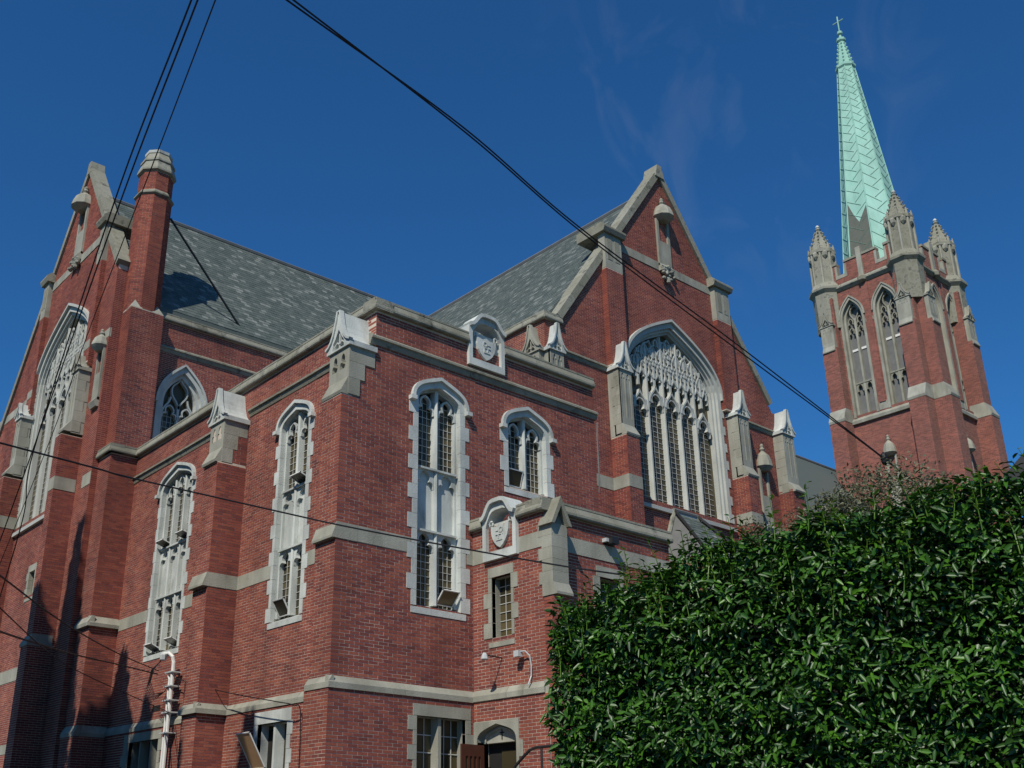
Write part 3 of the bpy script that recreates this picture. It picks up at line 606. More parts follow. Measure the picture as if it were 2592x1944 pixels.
# ---- nave: clerestory wall, gable, roof
YC = 30.95; C = FB(YC); NC, NR = 35.45, 23.35
hC = [(13.05, 11.0), (14.72, 11.0), (14.72, 13.9)] + list(reversed(arch(13.05, 14.72, 13.7, 15.0, 9, False)))[1:-1] + [(13.05, 13.7)]
wall(C, rect(12.2, 22.4, 10.9, 16.56), [hC], church)
stones(C, 12.7, 22.5, COPE(16.83), church, 'old_stone', 1.3); stones(C, 12.7, 22.3, STRING(15.66), church, 'old_stone', 1.6, 'string_course')
cw_ = MB(); cw_.prism(C, [arched(13.0, 14.78, 10.9, 13.7, 15.06, 9, False) + list(reversed(arched(13.18, 14.6, 10.899, 13.7, 14.86, 9, False)))], -.35, .02)
cw_.prism(C, [arched(13.1, 14.68, 10.9, 13.7, 14.95, 9, False) + list(reversed(arched(13.30, 14.48, 10.899, 13.7, 14.70, 9, False)))], -.4, -.12)
cwin = cw_.build('window', 'white_stone', church, label='two-light clerestory window')
MB().strip(C, arch(12.98, 14.80, 13.6, 15.12, 10, False), .08, -.02, .09).build('hood_mould', 'white_stone', cwin)
t = MB(); t.box(C, 13.85, 13.93, -.34, -.2, 10.9, 13.75)
for sg in (-1, 1):
    c_ = lambda u: 13.89 + sg * u
    t.strip(C, bez((13.89, 13.6), (c_(.05), 13.95), (c_(.33), 13.95), (c_(.28), 14.3), 8) + bez((c_(.28), 14.3), (c_(.24), 14.5), (c_(.05), 14.5), (13.89, 14.74), 6)[1:], .05, -.34, -.2)
    t.strip(C, bez((c_(.57), 13.35), (c_(.5), 13.75), (c_(.36), 13.6), (c_(.30), 13.98), 7), .05, -.34, -.2)
    MB().strip(C, trefoil(min(c_(.04), c_(.56)), max(c_(.04), c_(.56)), 13.7, .5)[0] + trefoil(min(c_(.04), c_(.56)), max(c_(.04), c_(.56)), 13.7, .5)[1], .05, -.34, -.2).build('cusped_head', 'white_stone', cwin)
t.build('tracery', 'white_stone', cwin); leaded(C, cwin, 13.3, 13.86, 10.95, 13.5, 4, 13, -.36, False); leaded(C, cwin, 13.92, 14.48, 10.95, 13.5, 4, 13, -.36, False)
MB().prism(C, [arched(13.2, 14.6, 10.9, 13.7, 14.8, 9, False)], -.42, -.38).build('glazing', 'glass', cwin)
G = FA(11.25)
SL = 1.40
gz = lambda y: 24.15 - SL * abs(y - NC)
gpoly = [(31.2, GZ), (42.3, GZ), (42.3, gz(42.1)), (NC, 24.15), (31.35, gz(31.35)), (31.2, gz(31.35))]
hG = arched(NC - 2.62, NC + 2.62, 10.45, 15.75, 18.15, 12, False)
wall(G, gpoly, [hG, rect(34.95, 35.9, 7.6, 8.6)], church, thick=.5, label='nave gable facing the street')
bricks(FB(31.205), [rect(11.255, 11.74, 11, 18.15)], church); bricks(FB(31.195), [rect(11.255, 11.44, GZ, 11.0)], church)
big_window(G, church, NC, 2.25, 10.45, 15.75, 18.15, 5, label='great nave window')
def slope_coping(F, pts, parent, d0, d1, h, m='old_stone', L_=1.3):
    a, b = np.array(pts[0]), np.array(pts[1]); n = max(1, round(np.linalg.norm(b - a) / L_)); s = (b - a) / np.linalg.norm(b - a); nn = np.array((-s[1], s[0])); nn = nn if nn[1] > 0 else -nn
    for i in range(n):
        p0 = a + (b - a) * i / n + s * .005; p1 = a + (b - a) * (i + 1) / n - s * .005
        MB().prism(F, [[tuple(p0), tuple(p1), tuple(p1 + nn * h), tuple(p0 + nn * h)]], d0, d1).build('coping_stone', m, parent)
for sg in (-1, 1):
    slope_coping(G, [(NC + sg * 6.8 if sg > 0 else NC - 4.2, gz(NC + (6.8 if sg > 0 else 4.2)) - .05), (NC + sg * .05, 24.08)], church, -.45, .09, .24)
MB().prism(G, [[(NC - .24, 24.1), (NC + .24, 24.1), (NC + .12, 24.62), (NC - .12, 24.62)]], -.45, .10).build('finial', 'old_stone', church)
MB().box(G, NC + 6.75, NC + 7.35, -.6, .25, 14.95, 15.3).build('kneeler', 'old_stone', church)
# nave gable buttresses, turret strips, bands
for y0 in (32.42, 37.98):
    y1 = y0 + .50
    lo = wall(FA(10.55), rect(y0, y1, GZ, 12.3), [], church, 'buttress', thick=.7); bricks(FB(y0), [rect(10.552, 11.25, GZ, 12.3)], lo); MB().box(FB(y0), 10.56, 11.25, -.4, -.009, GZ, 12.3).build('buttress_core', 'mortar', lo)
    wall(FA(10.45), rect(y0 - .06, y1 + .06, GZ, 5.55), [], lo, thick=.7); bricks(FB(y0 - .06), [rect(10.452, 11.25, GZ, 5.55)], lo); MB().box(FB(y0 - .06), 10.46, 11.25, -.4, -.009, GZ, 5.55).build('buttress_core', 'mortar', lo)
    MB().profile(FA(10.55), y0 - .08, y1 + .08, [(-.6, 5.50), (.14, 5.50), (.15, 5.58), (0, 5.85), (-.6, 5.85)]).build('weathering', 'stone', lo)
    band(FA(10.55), y0, y1, 10.85, .42, church); band(FB(y0), 10.54, 11.24, 10.85, .42, church)
    butt_cap(FA(10.83), church, y0, y1, 0, -.42, 12.85, 14.75, 15.25, 'stone' if y0 < 35 else 'white_stone', 'stone', .22, True)
    MB().box(FB(y0), 10.85, 11.25, -.48, 0, 12.4, 14.7).build('panel_stone', 'stone', church)
    us = wall(FA(11.07), rect(y0, y1, 15.0, 18.9), [], church, 'pilaster', thick=.2); bricks(FB(y0), [rect(11.072, 11.25, 14.8, 18.9)], us)
    tu = MB(); tu.box(FA(11.07), y0, y1, -.3, .0, 18.9, 20.45); tu.build('turret_stone', 'stone', church)
    for a in (y0 + .08, y0 + .29): MB().box(FA(11.07), a, a + .13, -.02, .012, 19.3, 20.2).build('turret_panel', 'old_stone', church)
    MB().profile(FA(11.07), y0 - .12, y1 + .12, [(-1.3, 20.40), (.10, 20.40), (.16, 20.55), (.16, 20.62), (.0, 20.78), (-1.3, 20.78)]).build('turret_cap', 'old_stone', church)
    band(FA(11.07), y0, y1, 15.85, .32, church)
stones(G, 32.95, 37.95, [(-.05, 20.02), (.02, 20.02), (.02, 20.36), (-.05, 20.36)], church, 'stone', 1.2, 'band_stone')
band(G, 31.2, 32.4, 15.85, .32, church); band(G, 38.5, 42.2, 15.85, .32, church); band(G, 31.2, 31.9, 10.85, .42, church); band(G, 38.5, 42.2, 10.6, .42, church); band(G, 33.0, 37.9, 5.3, .42, church); band(G, 33, 42.3, 2.9, .3, church); band(G, 38.6, 42.3, 5.3, .42, church)
niche(G, church, NC - .38, NC + .38, 20.4, 22.5, 23.5, 'stone'); niche(G, church, 31.35, 31.85, 13.3, 15.2, 15.9, 'stone', False)
sw = square_window(G, church, 35.15, 35.7, 35.0, 35.85, 34.9, 35.95, 7.65, 8.45, 8.68, 'stone', 1, label='small gable window'); 
cb = wall(FA(10.6), rect(42.1, 43.2, GZ, 13.2), [], church, 'buttress', thick=.8); butt_cap(FA(10.8), church, 42.15, 42.95, 0, -.5, 12.3, 13.6, 14.4, side=True)
# ---- roofs
def slates(eave, ridge, u0, u1, along, parent, name='roof', thick=.25, real=None, ew=.235, eh=.19, taper=0.):
    """slope between eave (p,z) and ridge (p,z); along='x' means the ridge runs along X"""
    (pe, ze), (pr, zr) = eave, ridge; P = (lambda u, q, z: (u, q, z)) if along == 'x' else (lambda u, q, z: (q, u, z))
    mb = MB(); mb.add([P(u, q, z) for u in (u0, u1) for q, z in ((pe, ze), (pr, zr), (pr, zr - thick), (pe, ze - thick))], [(0, 1, 5, 4), (3, 2, 1, 0), (4, 5, 6, 7), (2, 3, 7, 6), (0, 4, 7, 3), (1, 2, 6, 5)])
    ro = mb.build(name, 'slate', parent); r0, r1 = real or (u0, u1); Ls = math.hypot(pr - pe, zr - ze); tp, tz = (pr - pe) / Ls, (zr - ze) / Ls; npx, nz_ = -tz * np.sign(tp) * np.sign(tp), abs(tp)
    npx = -tz if tp > 0 else tz
    nr = int(Ls / eh); V = []; 
    for k in range(nr):
        tp_ = taper * (1 - (k + .5) / nr); R0, R1 = r0 - tp_, r1 + tp_; g = R0 - (k % 2) * ew / 2; s0 = k * eh
        while g < R1:
            a, b = max(g, R0) + .003, min(g + ew * 1, R1) - .003; g += ew
            if b - a < .04: continue
            j = random.uniform(.010, .017); e = random.uniform(-.006, .006); q = []
            for u in (a, b):
                for s_, h_ in ((s0 + e, j), (s0 + e, .001), (s0 + eh + .03, .004)): q.append(P(u, pe + tp * s_ + npx * h_, ze + tz * s_ + nz_ * h_))
            V += q
    n = len(V) // 6; Fq = (np.array([(0, 2, 5, 3), (0, 3, 4, 1)])[None] + (np.arange(n) * 6)[:, None, None]).reshape(-1, 4)
    np_mesh('slate', V, Fq, 'slate', ro, 'stuff'); return ro
nroof = slates((YC + .05, 17.05), (NC, NR), 11.7, 66, 'x', church, real=(11.72, 31.0))
slates((41.7, 14.6), (NC, NR), 11.7, 66, 'x', church, real=(11.72, 11.8))
MB().tube([(11.75, NC, NR + .02), (66, NC, NR + .02)], .10).build('ridge_tile', 'lead', nroof)
TX, TR, YT = 28.62, 23.95, 22.0
troof = slates((22.45, 16.25), (TX, TR), 22.35, 37.5, 'y', church, real=(22.4, 35.5))
slates((34.8, 16.25), (TX, TR), 22.35, 34.5, 'y', church, real=(22.4, 22.5))
MB().tube([(TX, 22.4, TR + .02), (TX, 37.4, TR + .02)], .10).build('ridge_tile', 'lead', troof)

# ---- transept gable
T = FB(YT); tz_ = lambda x: 24.35 - 1.40 * abs(x - TX)
tpoly = [(22.15, GZ), (35.1, GZ), (35.1, 15.95), (34.6, tz_(34.6)), (TX, 24.35), (22.9, tz_(22.9)), (22.15, 16.07)]
hT = arched(TX - 2.55, TX + 2.55, 10.85, 15.6, 17.8, 12, False)
wall(T, tpoly, [hT], church, thick=.5, label='transept gable')
big_window(T, church, TX, 2.18, 10.85, 15.6, 17.8, 5, label='great transept window')
tw = wall(FA(22.15), rect(22.0, 30.9, 10.9, 16.07), [], church, thick=.4)
stones(FA(22.15), 21.9, 30.9, COPE(16.34), church, 'old_stone', 1.4); stones(T, 22.05, 22.9, COPE(16.345), church, 'old_stone', 1.0)
for sg in (-1, 1): slope_coping(T, [(TX + sg * 5.75, tz_(TX + 5.75) - .05), (TX + sg * .05, 24.28)], church, -.45, .10, .26)
MB().prism(T, [[(TX - .26, 24.3), (TX + .26, 24.3), (TX + .12, 24.85), (TX - .12, 24.85)]], -.5, .14).build('finial', 'old_stone', church)
stones(T, 22.6, 25.05, STRING(15.23), church, 'old_stone', 1.4, 'string_course'); stones(T, 32.25, 34.6, STRING(15.23), church, 'old_stone', 1.4, 'string_course')
for sg in (-1, 1):
    a, b = sorted((TX + sg * 3.57, TX + sg * 2.93)); Ft = FB(21.33)
    lo = wall(Ft, rect(a, b, GZ, 12.6), [], church, 'buttress', thick=.66); sx = a
    bricks(FA(sx), [rect(21.332, 22.0, GZ, 12.6)], lo); MB().box(FA(sx), 21.34, 22.0, -.6, -.009, GZ, 12.6).build('buttress_core', 'mortar', lo)
    band(Ft, a, b, 11.2, .42, church); band(FA(sx), 21.32, 21.99, 11.2, .42, church)
    butt_cap(FB(21.50), church, a, b, 0, -.5, 13.0, 15.1, 16.0, 'white_stone', 'stone', .2, False)
    MB().box(FA(sx), 21.52, 22.0, -.6, 0, 12.6, 15.05).build('panel_stone', 'stone', church)
    n = 7
    for i in range(n): MB().box(FA(sx), 21.5, 21.5 + (.34 if i % 2 else .24), -.05, .012, 12.65 + i * .34, 12.65 + (i + 1) * .34 - .006).build('quoin', 'stone', church)
    a2, b2_ = sorted((TX + sg * 3.55, TX + sg * 2.68))
    pil = wall(FB(21.78), rect(a2, b2_, 15.2, 19.0), [], church, 'pilaster', thick=.25); bricks(FA(a2), [rect(21.782, 22, 15.2, 19.0)], pil)
    MB().box(FB(21.78), a2, b2_, -.3, 0, 19.0, 20.45).build('turret_stone', 'stone', church)
    for q in (.12, .50): MB().box(FB(21.78), a2 + q, a2 + q + .24, -.02, .012, 19.35, 20.2).build('turret_panel', 'old_stone', church)
    MB().profile(FB(21.78), a2 - .14, b2_ + .14, [(-1.2, 20.40), (.10, 20.40), (.16, 20.55), (.16, 20.62), (0, 20.78), (-1.2, 20.78)]).build('turret_cap', 'old_stone', church)
stones(T, 25.95, 31.3, [(-.05, 20.10), (.02, 20.10), (.02, 20.44), (-.05, 20.44)], church, 'stone', 1.2, 'band_stone')
band(T, 22.2, 25.05, 11.2, .42, church); band(T, 32.2, 35, 11.2, .42, church)
niche(T, church, TX - .36, TX + .36, 20.3, 22.4, 23.35, 'stone'); niche(T, church, 33.2, 33.75, 11.1, 13.4, 14.4, 'stone', False)
# corner caps of the transept
butt_cap(FB(21.75), church, 22.12, 22.72, 0, -.25, 11.8, 15.0, 15.85, 'white_stone', 'stone', .1, False)
butt_cap(FA(21.9), church, 22.05, 22.75, 0, -.25, 11.8, 15.0, 15.85, 'stone', 'stone', .1, False)
MB().box(FB(21.78), 22.12, 22.72, -.22, 0, 11, 14.9).build('panel_stone', 'stone', church); 
rb = wall(FB(21.4), rect(34.45, 35.15, GZ, 12.7), [], church, 'buttress', thick=.6); bricks(FA(34.45), [rect(21.402, 22, GZ, 12.7)], rb); MB().box(FA(34.45), 21.41, 22, -.6, -.009, GZ, 12.7).build('buttress_core', 'mortar', rb)
butt_cap(FB(21.55), church, 34.45, 35.15, 0, -.45, 13.0, 15.1, 16.0, 'white_stone', 'stone', .25, True)
MB().box(FA(34.45), 21.57, 22.0, -.6, 0, 12.6, 15.05).build('panel_stone', 'stone', church)
# slate lean-to below the transept window
lt = slates((20.2, 8.75), (21.98, 10.62), 27.95, 29.15, 'x', church, thick=.12, taper=.72)
for u, s_ in ((27.95, -1), (29.15, 1)):
    MB().add([(u, 21.98, 10.60), (u + s_ * .72, 20.2, 8.73), (u + s_ * .72, 21.98, 8.73), (u, 21.98, 8.73)], [(0, 1, 2), (0, 2, 3), (0, 3, 1), (1, 3, 2)]).build('roof_cheek', 'lead', lt)
    MB().tube([(u, 21.9, 10.68), (u + s_ * .74, 20.18, 8.80)], .05).build('roof_verge', 'black_metal', lt); MB().tube([(u, 21.92, 10.68), (u + s_ * .76, 21.92, 8.9)], .08).build('roof_verge', 'old_stone', lt)
MB().tube([(27.9, 21.92, 10.68), (29.2, 21.92, 10.68)], .07).build('ridge_tile', 'lead', lt)
MB().box(W3, 27.1, 30.1, 20.3, 21.9, GZ, 8.55).build('wall', 'brickwork', church)

# ---- porch block V
hV = [rect(16.25, 16.86, 4.12, 5.42), rect(16.13, 17.32, -.6, 2.40)]
wv = wall(V_, rect(15.27, 17.49, 2.86, 6.56), [hV[0]], church, label='porch wall with the side door')
wall(FA(XV - .05), rect(15.2, 17.43, GZ, 2.84), [hV[1]], church, thick=.45)
wall(VY, rect(15.09, 19.15, 2.86, 6.56), [rect(16.76, 17.42, 4.1, 5.42)], church); wall(FB(YV - .05), rect(15.04, 19.15, GZ, 2.84), [], church)
MB().box(W3, 18.85, 19.14, 15.3, 17.4, GZ, 6.55).build('wall', 'brickwork', church); MB().box(W3, 15.3, 19.1, 15.5, 17.5, 6.3, 6.4).build('flat_roof', 'lead', church)
stones(V_, 15.15, 15.97, COPE(6.83), church, 'old_stone', 1.1); stones(V_, 17.06, 17.48, COPE(6.83), church, 'old_stone', 1.1); stones(VY, 14.98, 19.2, COPE(6.835), church, 'old_stone', 1.1)
band(V_, 15.27, 16.0, 6.14, .34, church); band(V_, 17.06, 17.48, 6.14, .34, church); band(VY, 15.62, 19.15, 6.13, .34, church)
stones(V_, 15.27, 17.48, LOW(3.07), church, 'stone', 1.2, 'string_course'); stones(VY, 15.05, 19.15, LOW(3.07), church, 'stone', 1.2, 'string_course')
shield_plaque(FA(XV - .02), church, 15.98, 17.05, 5.78, 6.72, 7.08, 'white shield plaque over the porch')
square_window(V_, church, 16.25, 16.86, 16.17, 16.97, 16.04, 17.12, 4.12, 5.42, 5.63, 'stone', 1, .25, (3, 7), label='narrow porch window')
square_window(VY, church, 16.76, 17.42, 16.66, 17.52, 16.55, 17.63, 4.1, 5.42, 5.65, 'stone', 1, .3, (3, 6), single=False, label='porch window behind the hedge')
# corner pier with its little gable
pv = FA(15.085); fp = FB(15.0)
vp = wall(fp, rect(15.085, 15.52, GZ, 5.0), [], church, 'pier', thick=.36); bricks(pv, [rect(15.002, 15.27, GZ, 5.0)], vp); MB().box(fp, 15.094, 15.51, -.26, -.009, GZ, 5.0).build('pier_core', 'mortar', vp)
n = 5
for i in range(n):
    z0 = 5.0 + i * .25; e = .0 if i % 2 else .10
    MB().box(fp, 15.075, 15.53, -.265, .012, z0 + .002, z0 + .248).build('pier_stone', 'stone', vp); MB().box(pv, 15.265, 15.29 + e, -.05, .012, z0 + .002, z0 + .248).build('quoin', 'stone', vp)
MB().profile(fp, 15.07, 15.54, [(-.3, 4.75), (.12, 4.75), (.12, 4.8), (.0, 5.03), (-.3, 5.03)]).build('weathering', 'stone', vp)
gab = MB(); gab.prism(fp, [[(15.0, 6.22), (15.30, 6.84), (15.60, 6.22), (15.51, 6.22), (15.30, 6.64), (15.09, 6.22)]], -.32, .10); gab.build('gable_coping', 'old_stone', vp)
MB().prism(fp, [[(15.09, 6.2), (15.51, 6.2), (15.30, 6.64)]], -.26, -.05).build('gable_face', 'stone', vp)
# door, tympanum, open leaf, steps
VD = FA(XV - .05)
ty = MB(); ty.prism(VD, [[(16.05, -.6), (16.05, 2.42), (17.42, 2.42), (17.42, -.6), (17.32, -.6)] + [(u, z) for u, z in reversed(arch(16.13, 17.32, 2.02, 2.36, 9))] + [(16.13, -.6)]], -.3, .015); dw = ty.build('doorway', 'stone', church)
MB().prism(VD, [[(16.13, 2.0), (17.32, 2.0)] + list(reversed(arch(16.13, 17.32, 2.02, 2.36, 9)))], -.3, -.16).build('tympanum', 'stone', dw)
MB().strip(VD, arch(16.24, 17.21, 2.02, 2.29, 9), .035, -.17, -.12).build('arch_moulding', 'stone', dw)
cr_ = MB(); cr_.box(VD, 16.715, 16.735, -.17, -.145, 2.06, 2.25); cr_.box(VD, 16.66, 16.79, -.17, -.145, 2.18, 2.20); cr_.build('carved_cross', 'dark', dw)
quoins(VD, dw, 16.12, 16.05, 15.94, -.6, 2.0, m='stone'); MB().box(VD, 16.1, 17.34, -.6, -.32, -.6, 2.02).build('doorway_shade_block', 'dark', dw)  # near-black block fills the opening, standing in for the unlit interior
MB().box(VD, 16.3, 16.9, -.31, -.30, -.6, 1.85).build('inner_pane', 'glass', dw)
lf = lambda u, d, z: (15.03 - u, 17.12 - d, z)
dl = MB(); dl.prism(lf, [rect(0, .60, -.55, 1.95)] + [rect(.09 + k * .115, .155 + k * .115, .55, 1.72) for k in range(4)], -.025, .025); door = dl.build('door', 'wood', dw, label='open dark red wooden door')
MB().box(lf, .05, .55, -.004, .004, .5, 1.75).build('pane', 'glass', door)
for k in range(6): MB().box(W3, 13.2 - k * .32, 15.03 - k * .3, 15.4, 17.9, GZ, -.6 - k * .18).build('step', 'concrete', church)

# ---- tower and spire
tow = empty('tower'); tow.parent = church
tx0, tx1, ty0, ty1 = 62., 68.3, 28.05, 34.6
TA, TB = FA(tx0), FB(ty0)
def lancet(a, b, z0, zs, za): return arched(a, b, z0, zs, za, 9, False)
wA_ = [(29.22, 30.98), (31.62, 33.38)]; wB_ = [(tx0 + 1.95, tx0 + 3.5), (tx0 + 4.05, tx0 + 5.6)]
for F, u0, u1, ws in ((TA, ty0, ty1, wA_), (TB, tx0, tx1, wB_)):
    holes = [lancet(a + .12, b - .12, 26.5, 33.3, 34.85) for a, b in ws]
    wall(F, rect(u0, u1, GZ, 35.9), holes, tow, thick=.5, brickm=False)
    for a, b in ws:
        m1 = MB(); m1.prism(F, [lancet(a, b, 26.35, 33.4, 35.0) + list(reversed(lancet(a + .17, b - .17, 26.349, 33.3, 34.8)))], -.25, .04); m1.prism(F, [lancet(a + .08, b - .08, 26.35, 33.4, 34.9) + list(reversed(lancet(a + .30, b - .30, 26.349, 33.2, 34.6)))], -.6, -.2)
        wn = m1.build('window', 'stone', tow); MB().strip(F, arch(a - .02, b + .02, 33.4, 35.08, 9, False), .10, -.02, .10).build('hood_mould', 'stone', wn)
        um = (a + b) / 2; MB().box(F, um - .07, um + .07, -.5, -.3, 26.4, 33.5).build('mullion', 'stone', wn)
        tr = MB()
        for s_ in (-1, 1):
            c0, c1 = sorted((um + s_ * .06, um + s_ * ((b - a) / 2 - .28)))
            for zt in (32.9, 33.6): 
                l, r = trefoil(c0, c1, zt, .7); tr.strip(F, l + r, .08, -.46, -.32)
            tr.strip(F, bez((um, 33.2), (um + s_ * .1, 33.7), (um + s_ * .4, 33.7), (um + s_ * .25, 34.2), 7), .08, -.46, -.32); tr.strip(F, bez((um + s_ * .25, 34.2), (um + s_ * .1, 34.4), (um, 34.3), (um, 34.6), 5), .08, -.46, -.32)
            head_plate(tr, F, c0, c1, 28.75, .8, -.46, -.32)
        tr.box(F, a + .28, b - .28, -.5, -.28, 28.75, 28.85); tr.build('tracery', 'old_stone', wn)
        MB().box(F, a + .2, b - .2, -.62, -.55, 26.4, 34.9).build('louvre', 'lead', wn); MB().box(F, a + .3, b - .3, -.545, -.50, 31.2, 31.36).build('louvre_rail', 'white_paint', wn)
    MB().profile(F, ws[0][0] - .15, ws[-1][1] + .15, [(-.5, 25.9), (.16, 25.9), (.18, 26.1), (-.2, 26.55), (-.5, 26.55)]).build('sill', 'stone', tow)
    band(F, ws[0][1] + .02, ws[1][0] - .02, 26.95, .55, tow); 
    MB().box(F, (ws[0][1] + ws[1][0]) / 2 - .28, (ws[0][1] + ws[1][0]) / 2 + .28, -.05, .03, 32.75, 33.0).build('band_stone', 'stone', tow)
    MB().box(F, (ws[0][1] + ws[1][0]) / 2 - .22, (ws[0][1] + ws[1][0]) / 2 + .22, -.05, .06, 26.9, 35.6).build('pilaster', 'brickwork', tow)
    MB().profile(F, u0, u1, [(-.4, 35.65), (.05, 35.65), (.22, 35.85), (.22, 35.95), (.0, 36.2), (-.4, 36.2)]).build('string_course', 'old_stone', tow)
    # battlemented parapet
    n = 2; um = (u0 + u1) / 2; seg = []
    par = MB(); z0, zl, zh_ = 36.2, 36.85, 37.7; lo, hi = u0 + .5, u1 - .5; q = (hi - lo) / 4
    pol = [(lo, z0), (hi, z0), (hi, zh_)]
    for c_ in (um + q * 1.05, um - q * 1.05): pol += [(c_ + .27, zh_), (c_ + .27, zl), (c_ - .27, zl), (c_ - .27, zh_)]
    pol += [(lo, zh_)]; par.prism(F, [pol], -.35, 0.02); pa = par.build('parapet', 'brickwork', tow)
    for a, b in ((lo, um - q * 1.05 - .27), (um - q * 1.05 + .27, um + q * 1.05 - .27), (um + q * 1.05 + .27, hi)): MB().box(F, a, b, -.4, .08, zh_, zh_ + .16).build('coping_stone', 'old_stone', pa)
    for c_ in (um - q * 1.05, um + q * 1.05): MB().prism(F, [[(c_ - .42, zl - .25), (c_ + .42, zl - .25), (c_ + .42, zh_ - .1), (c_ + .265, zh_ - .1), (c_ + .265, zl), (c_ - .265, zl), (c_ - .265, zh_ - .1), (c_ - .42, zh_ - .1)]], -.38, .04).build('embrasure_stone', 'stone', pa)
    MB().box(F, um - .17, um + .17, -.2, .16, 36.1, 38.35).build('parapet_post', 'stone', pa); MB().lathe(F(um, .1, 0), [(.05, 35.6), (.3, 35.75), (.32, 36.0), (.15, 36.2)], 7).build('gargoyle', 'old_stone', pa)
    niche(F, tow, um - .35, um + .35, 19.5, 23.3, 24.6, 'stone', False)
for F, u in ((TA, ty0), (TA, ty1 - 1.1), (TB, tx0), (TB, tx1 - 1.1)):     # paired corner buttresses
    for k, (a, b, d, z0, z1) in enumerate(((0, 1.1, 1.05, GZ, 26.1), (.0, 1.06, .75, 26.1, 31.4), (.0, 1.02, .45, 31.4, 35.2))):
        MB().box(F, u + a, u + b, -.3, d, z0, z1).build('buttress', 'brickwork', tow)
    MB().profile(F, u - .02, u + 1.12, [(-.2, 26.0), (1.07, 26.0), (1.10, 26.15), (.76, 26.95), (-.2, 26.95)]).build('weathering', 'stone', tow)
    butt_cap(F, tow, u + .10, u + 1.0, .72, .4, 31.6, 33.2, 34.1, 'stone', 'stone', .1, False)
    MB().box(F, u + .12, u + .98, 0, .70, 31.4, 33.1).build('panel_stone', 'stone', tow)
for cx_, cy_ in ((tx0 + .35, ty0 + .4), (tx0 + .3, ty1 - .4), (tx1 - .4, ty0 + .4), (tx1 - .4, ty1 - .4)):
    pin = MB(); pin.lathe((cx_, cy_), [(.95, 33.0), (.98, 35.4), (1.0, 35.7), (1.22, 35.95), (1.22, 36.12), (.95, 36.55), (.80, 36.6), (.80, 38.9), (.95, 39.0), (.95, 39.25), (.80, 39.3), (.16, 41.1), (.22, 41.2), (.05, 41.4)], 8, rot8); pn = pin.build('pinnacle', 'old_stone', tow)
    sh = MB(); ck = MB()
    for k in range(8):
        q = rot8 + k * math.pi / 4; c, s = math.cos(q), math.sin(q)
        sh.tube([(cx_ + .83 * c, cy_ + .83 * s, 36.5), (cx_ + .83 * c, cy_ + .83 * s, 39.4), (cx_ + .84 * c, cy_ + .84 * s, 39.75)], [.09, .09, .03], 5)
        sh.lathe((cx_ + .78 * math.cos(q + rot8), cy_ + .78 * math.sin(q + rot8)), [(.03, 38.5), (.17, 38.7), (.2, 38.95), (.1, 39.1)], 5)
        for j in range(5):
            f = (j + .7) / 5.4; r = .80 * (1 - f) + .16 * f + .05; z = 39.3 + 1.8 * f; ck.lathe((cx_ + r * c, cy_ + r * s), [(.02, z - .09), (.08, z), (.03, z + .09)], 5)
    sh.build('shaft', 'stone', pn); ck.build('crocket', 'old_stone', pn); MB().lathe((cx_, cy_), [(.05, 41.3), (.14, 41.42), (.10, 41.55), (.02, 41.6)], 6).build('finial', 'white_stone', pn)
MB().box(W3, tx0 + .3, tx1 - .3, ty0 + .3, ty1 - .3, 36.0, 36.3).build('flat_roof', 'lead', tow)
SC = (65.12, 31.62); spire = MB().lathe(SC, [(2.50, 36.3), (.62, 55.3)], 8, rot8).build('spire', 'copper', tow)
def sp(k, f, z, h=0.):                                   # point on spire face k, f across -1..1, height z
    R = 2.50 + (.62 - 2.50) * (z - 36.3) / 19.0; q = k * math.pi / 4; ap = R * math.cos(rot8) + h; hw_ = R * math.sin(rot8)
    return (SC[0] + ap * math.cos(q) - f * hw_ * math.sin(q), SC[1] + ap * math.sin(q) + f * hw_ * math.cos(q), z)
rib = MB(); seam = MB()
for k in range(8):
    q = rot8 + k * math.pi / 4; rib.tube([(SC[0] + r * math.cos(q), SC[1] + r * math.sin(q), z) for r, z in ((2.51, 36.3), (.63, 55.3))], [.055, .035], 6)
    z = 36.6; i = 0
    while z < 54.6:
        R = 2.50 - 1.88 * (z - 36.3) / 19.0; st = .42 * R / 1.6 + .16; hw_ = R * math.sin(rot8)
        for a, b in (((-1, z + hw_ * .95), (.42, z - hw_ * .10)), ((1, z + hw_ * 1.0 + st * .5), (-.10, z + hw_ * .26 + st * .25))):
            if b[1] > 36.5: seam.tube([sp(k, a[0], a[1], .012), sp(k, b[0], b[1], .012)], .013 + .009 * R / 2.5, 4)
        z += st * 1.55
rib.build('spire_rib', 'copper', spire); seam.build('seam', 'copper_seam', spire)
k5 = 4   # the face with the bare patch looks to the street
pt = MB()
pt.add([sp(k5, -.97, 36.4, .006), sp(k5, .97, 36.4, .006), sp(k5, .97, 42.2, .006), sp(k5, .1, 41.0, .006), sp(k5, -.35, 41.7, .006), sp(k5, -.97, 42.9, .006),
        sp(k5, -.97, 36.4, -.05), sp(k5, .97, 36.4, -.05), sp(k5, .97, 42.2, -.05), sp(k5, .1, 41.0, -.05), sp(k5, -.35, 41.7, -.05), sp(k5, -.97, 42.9, -.05)],
       [(0, 1, 2, 3), (0, 3, 4, 5)] + [(i, (i + 1) % 6, 6 + (i + 1) % 6, 6 + i) for i in range(6)]); pt.build('bare_patch', 'bare_copper', spire)
MB().lathe(SC, [(.60, 55.1), (.74, 55.3), (.74, 55.5), (.58, 55.55), (.22, 57.8), (.34, 57.95), (.34, 58.15), (.12, 58.25), (.08, 58.55), (.2, 58.65), (.2, 58.85), (.06, 58.95)], 8, rot8).build('spire_crown', 'copper', spire)
ck = MB()
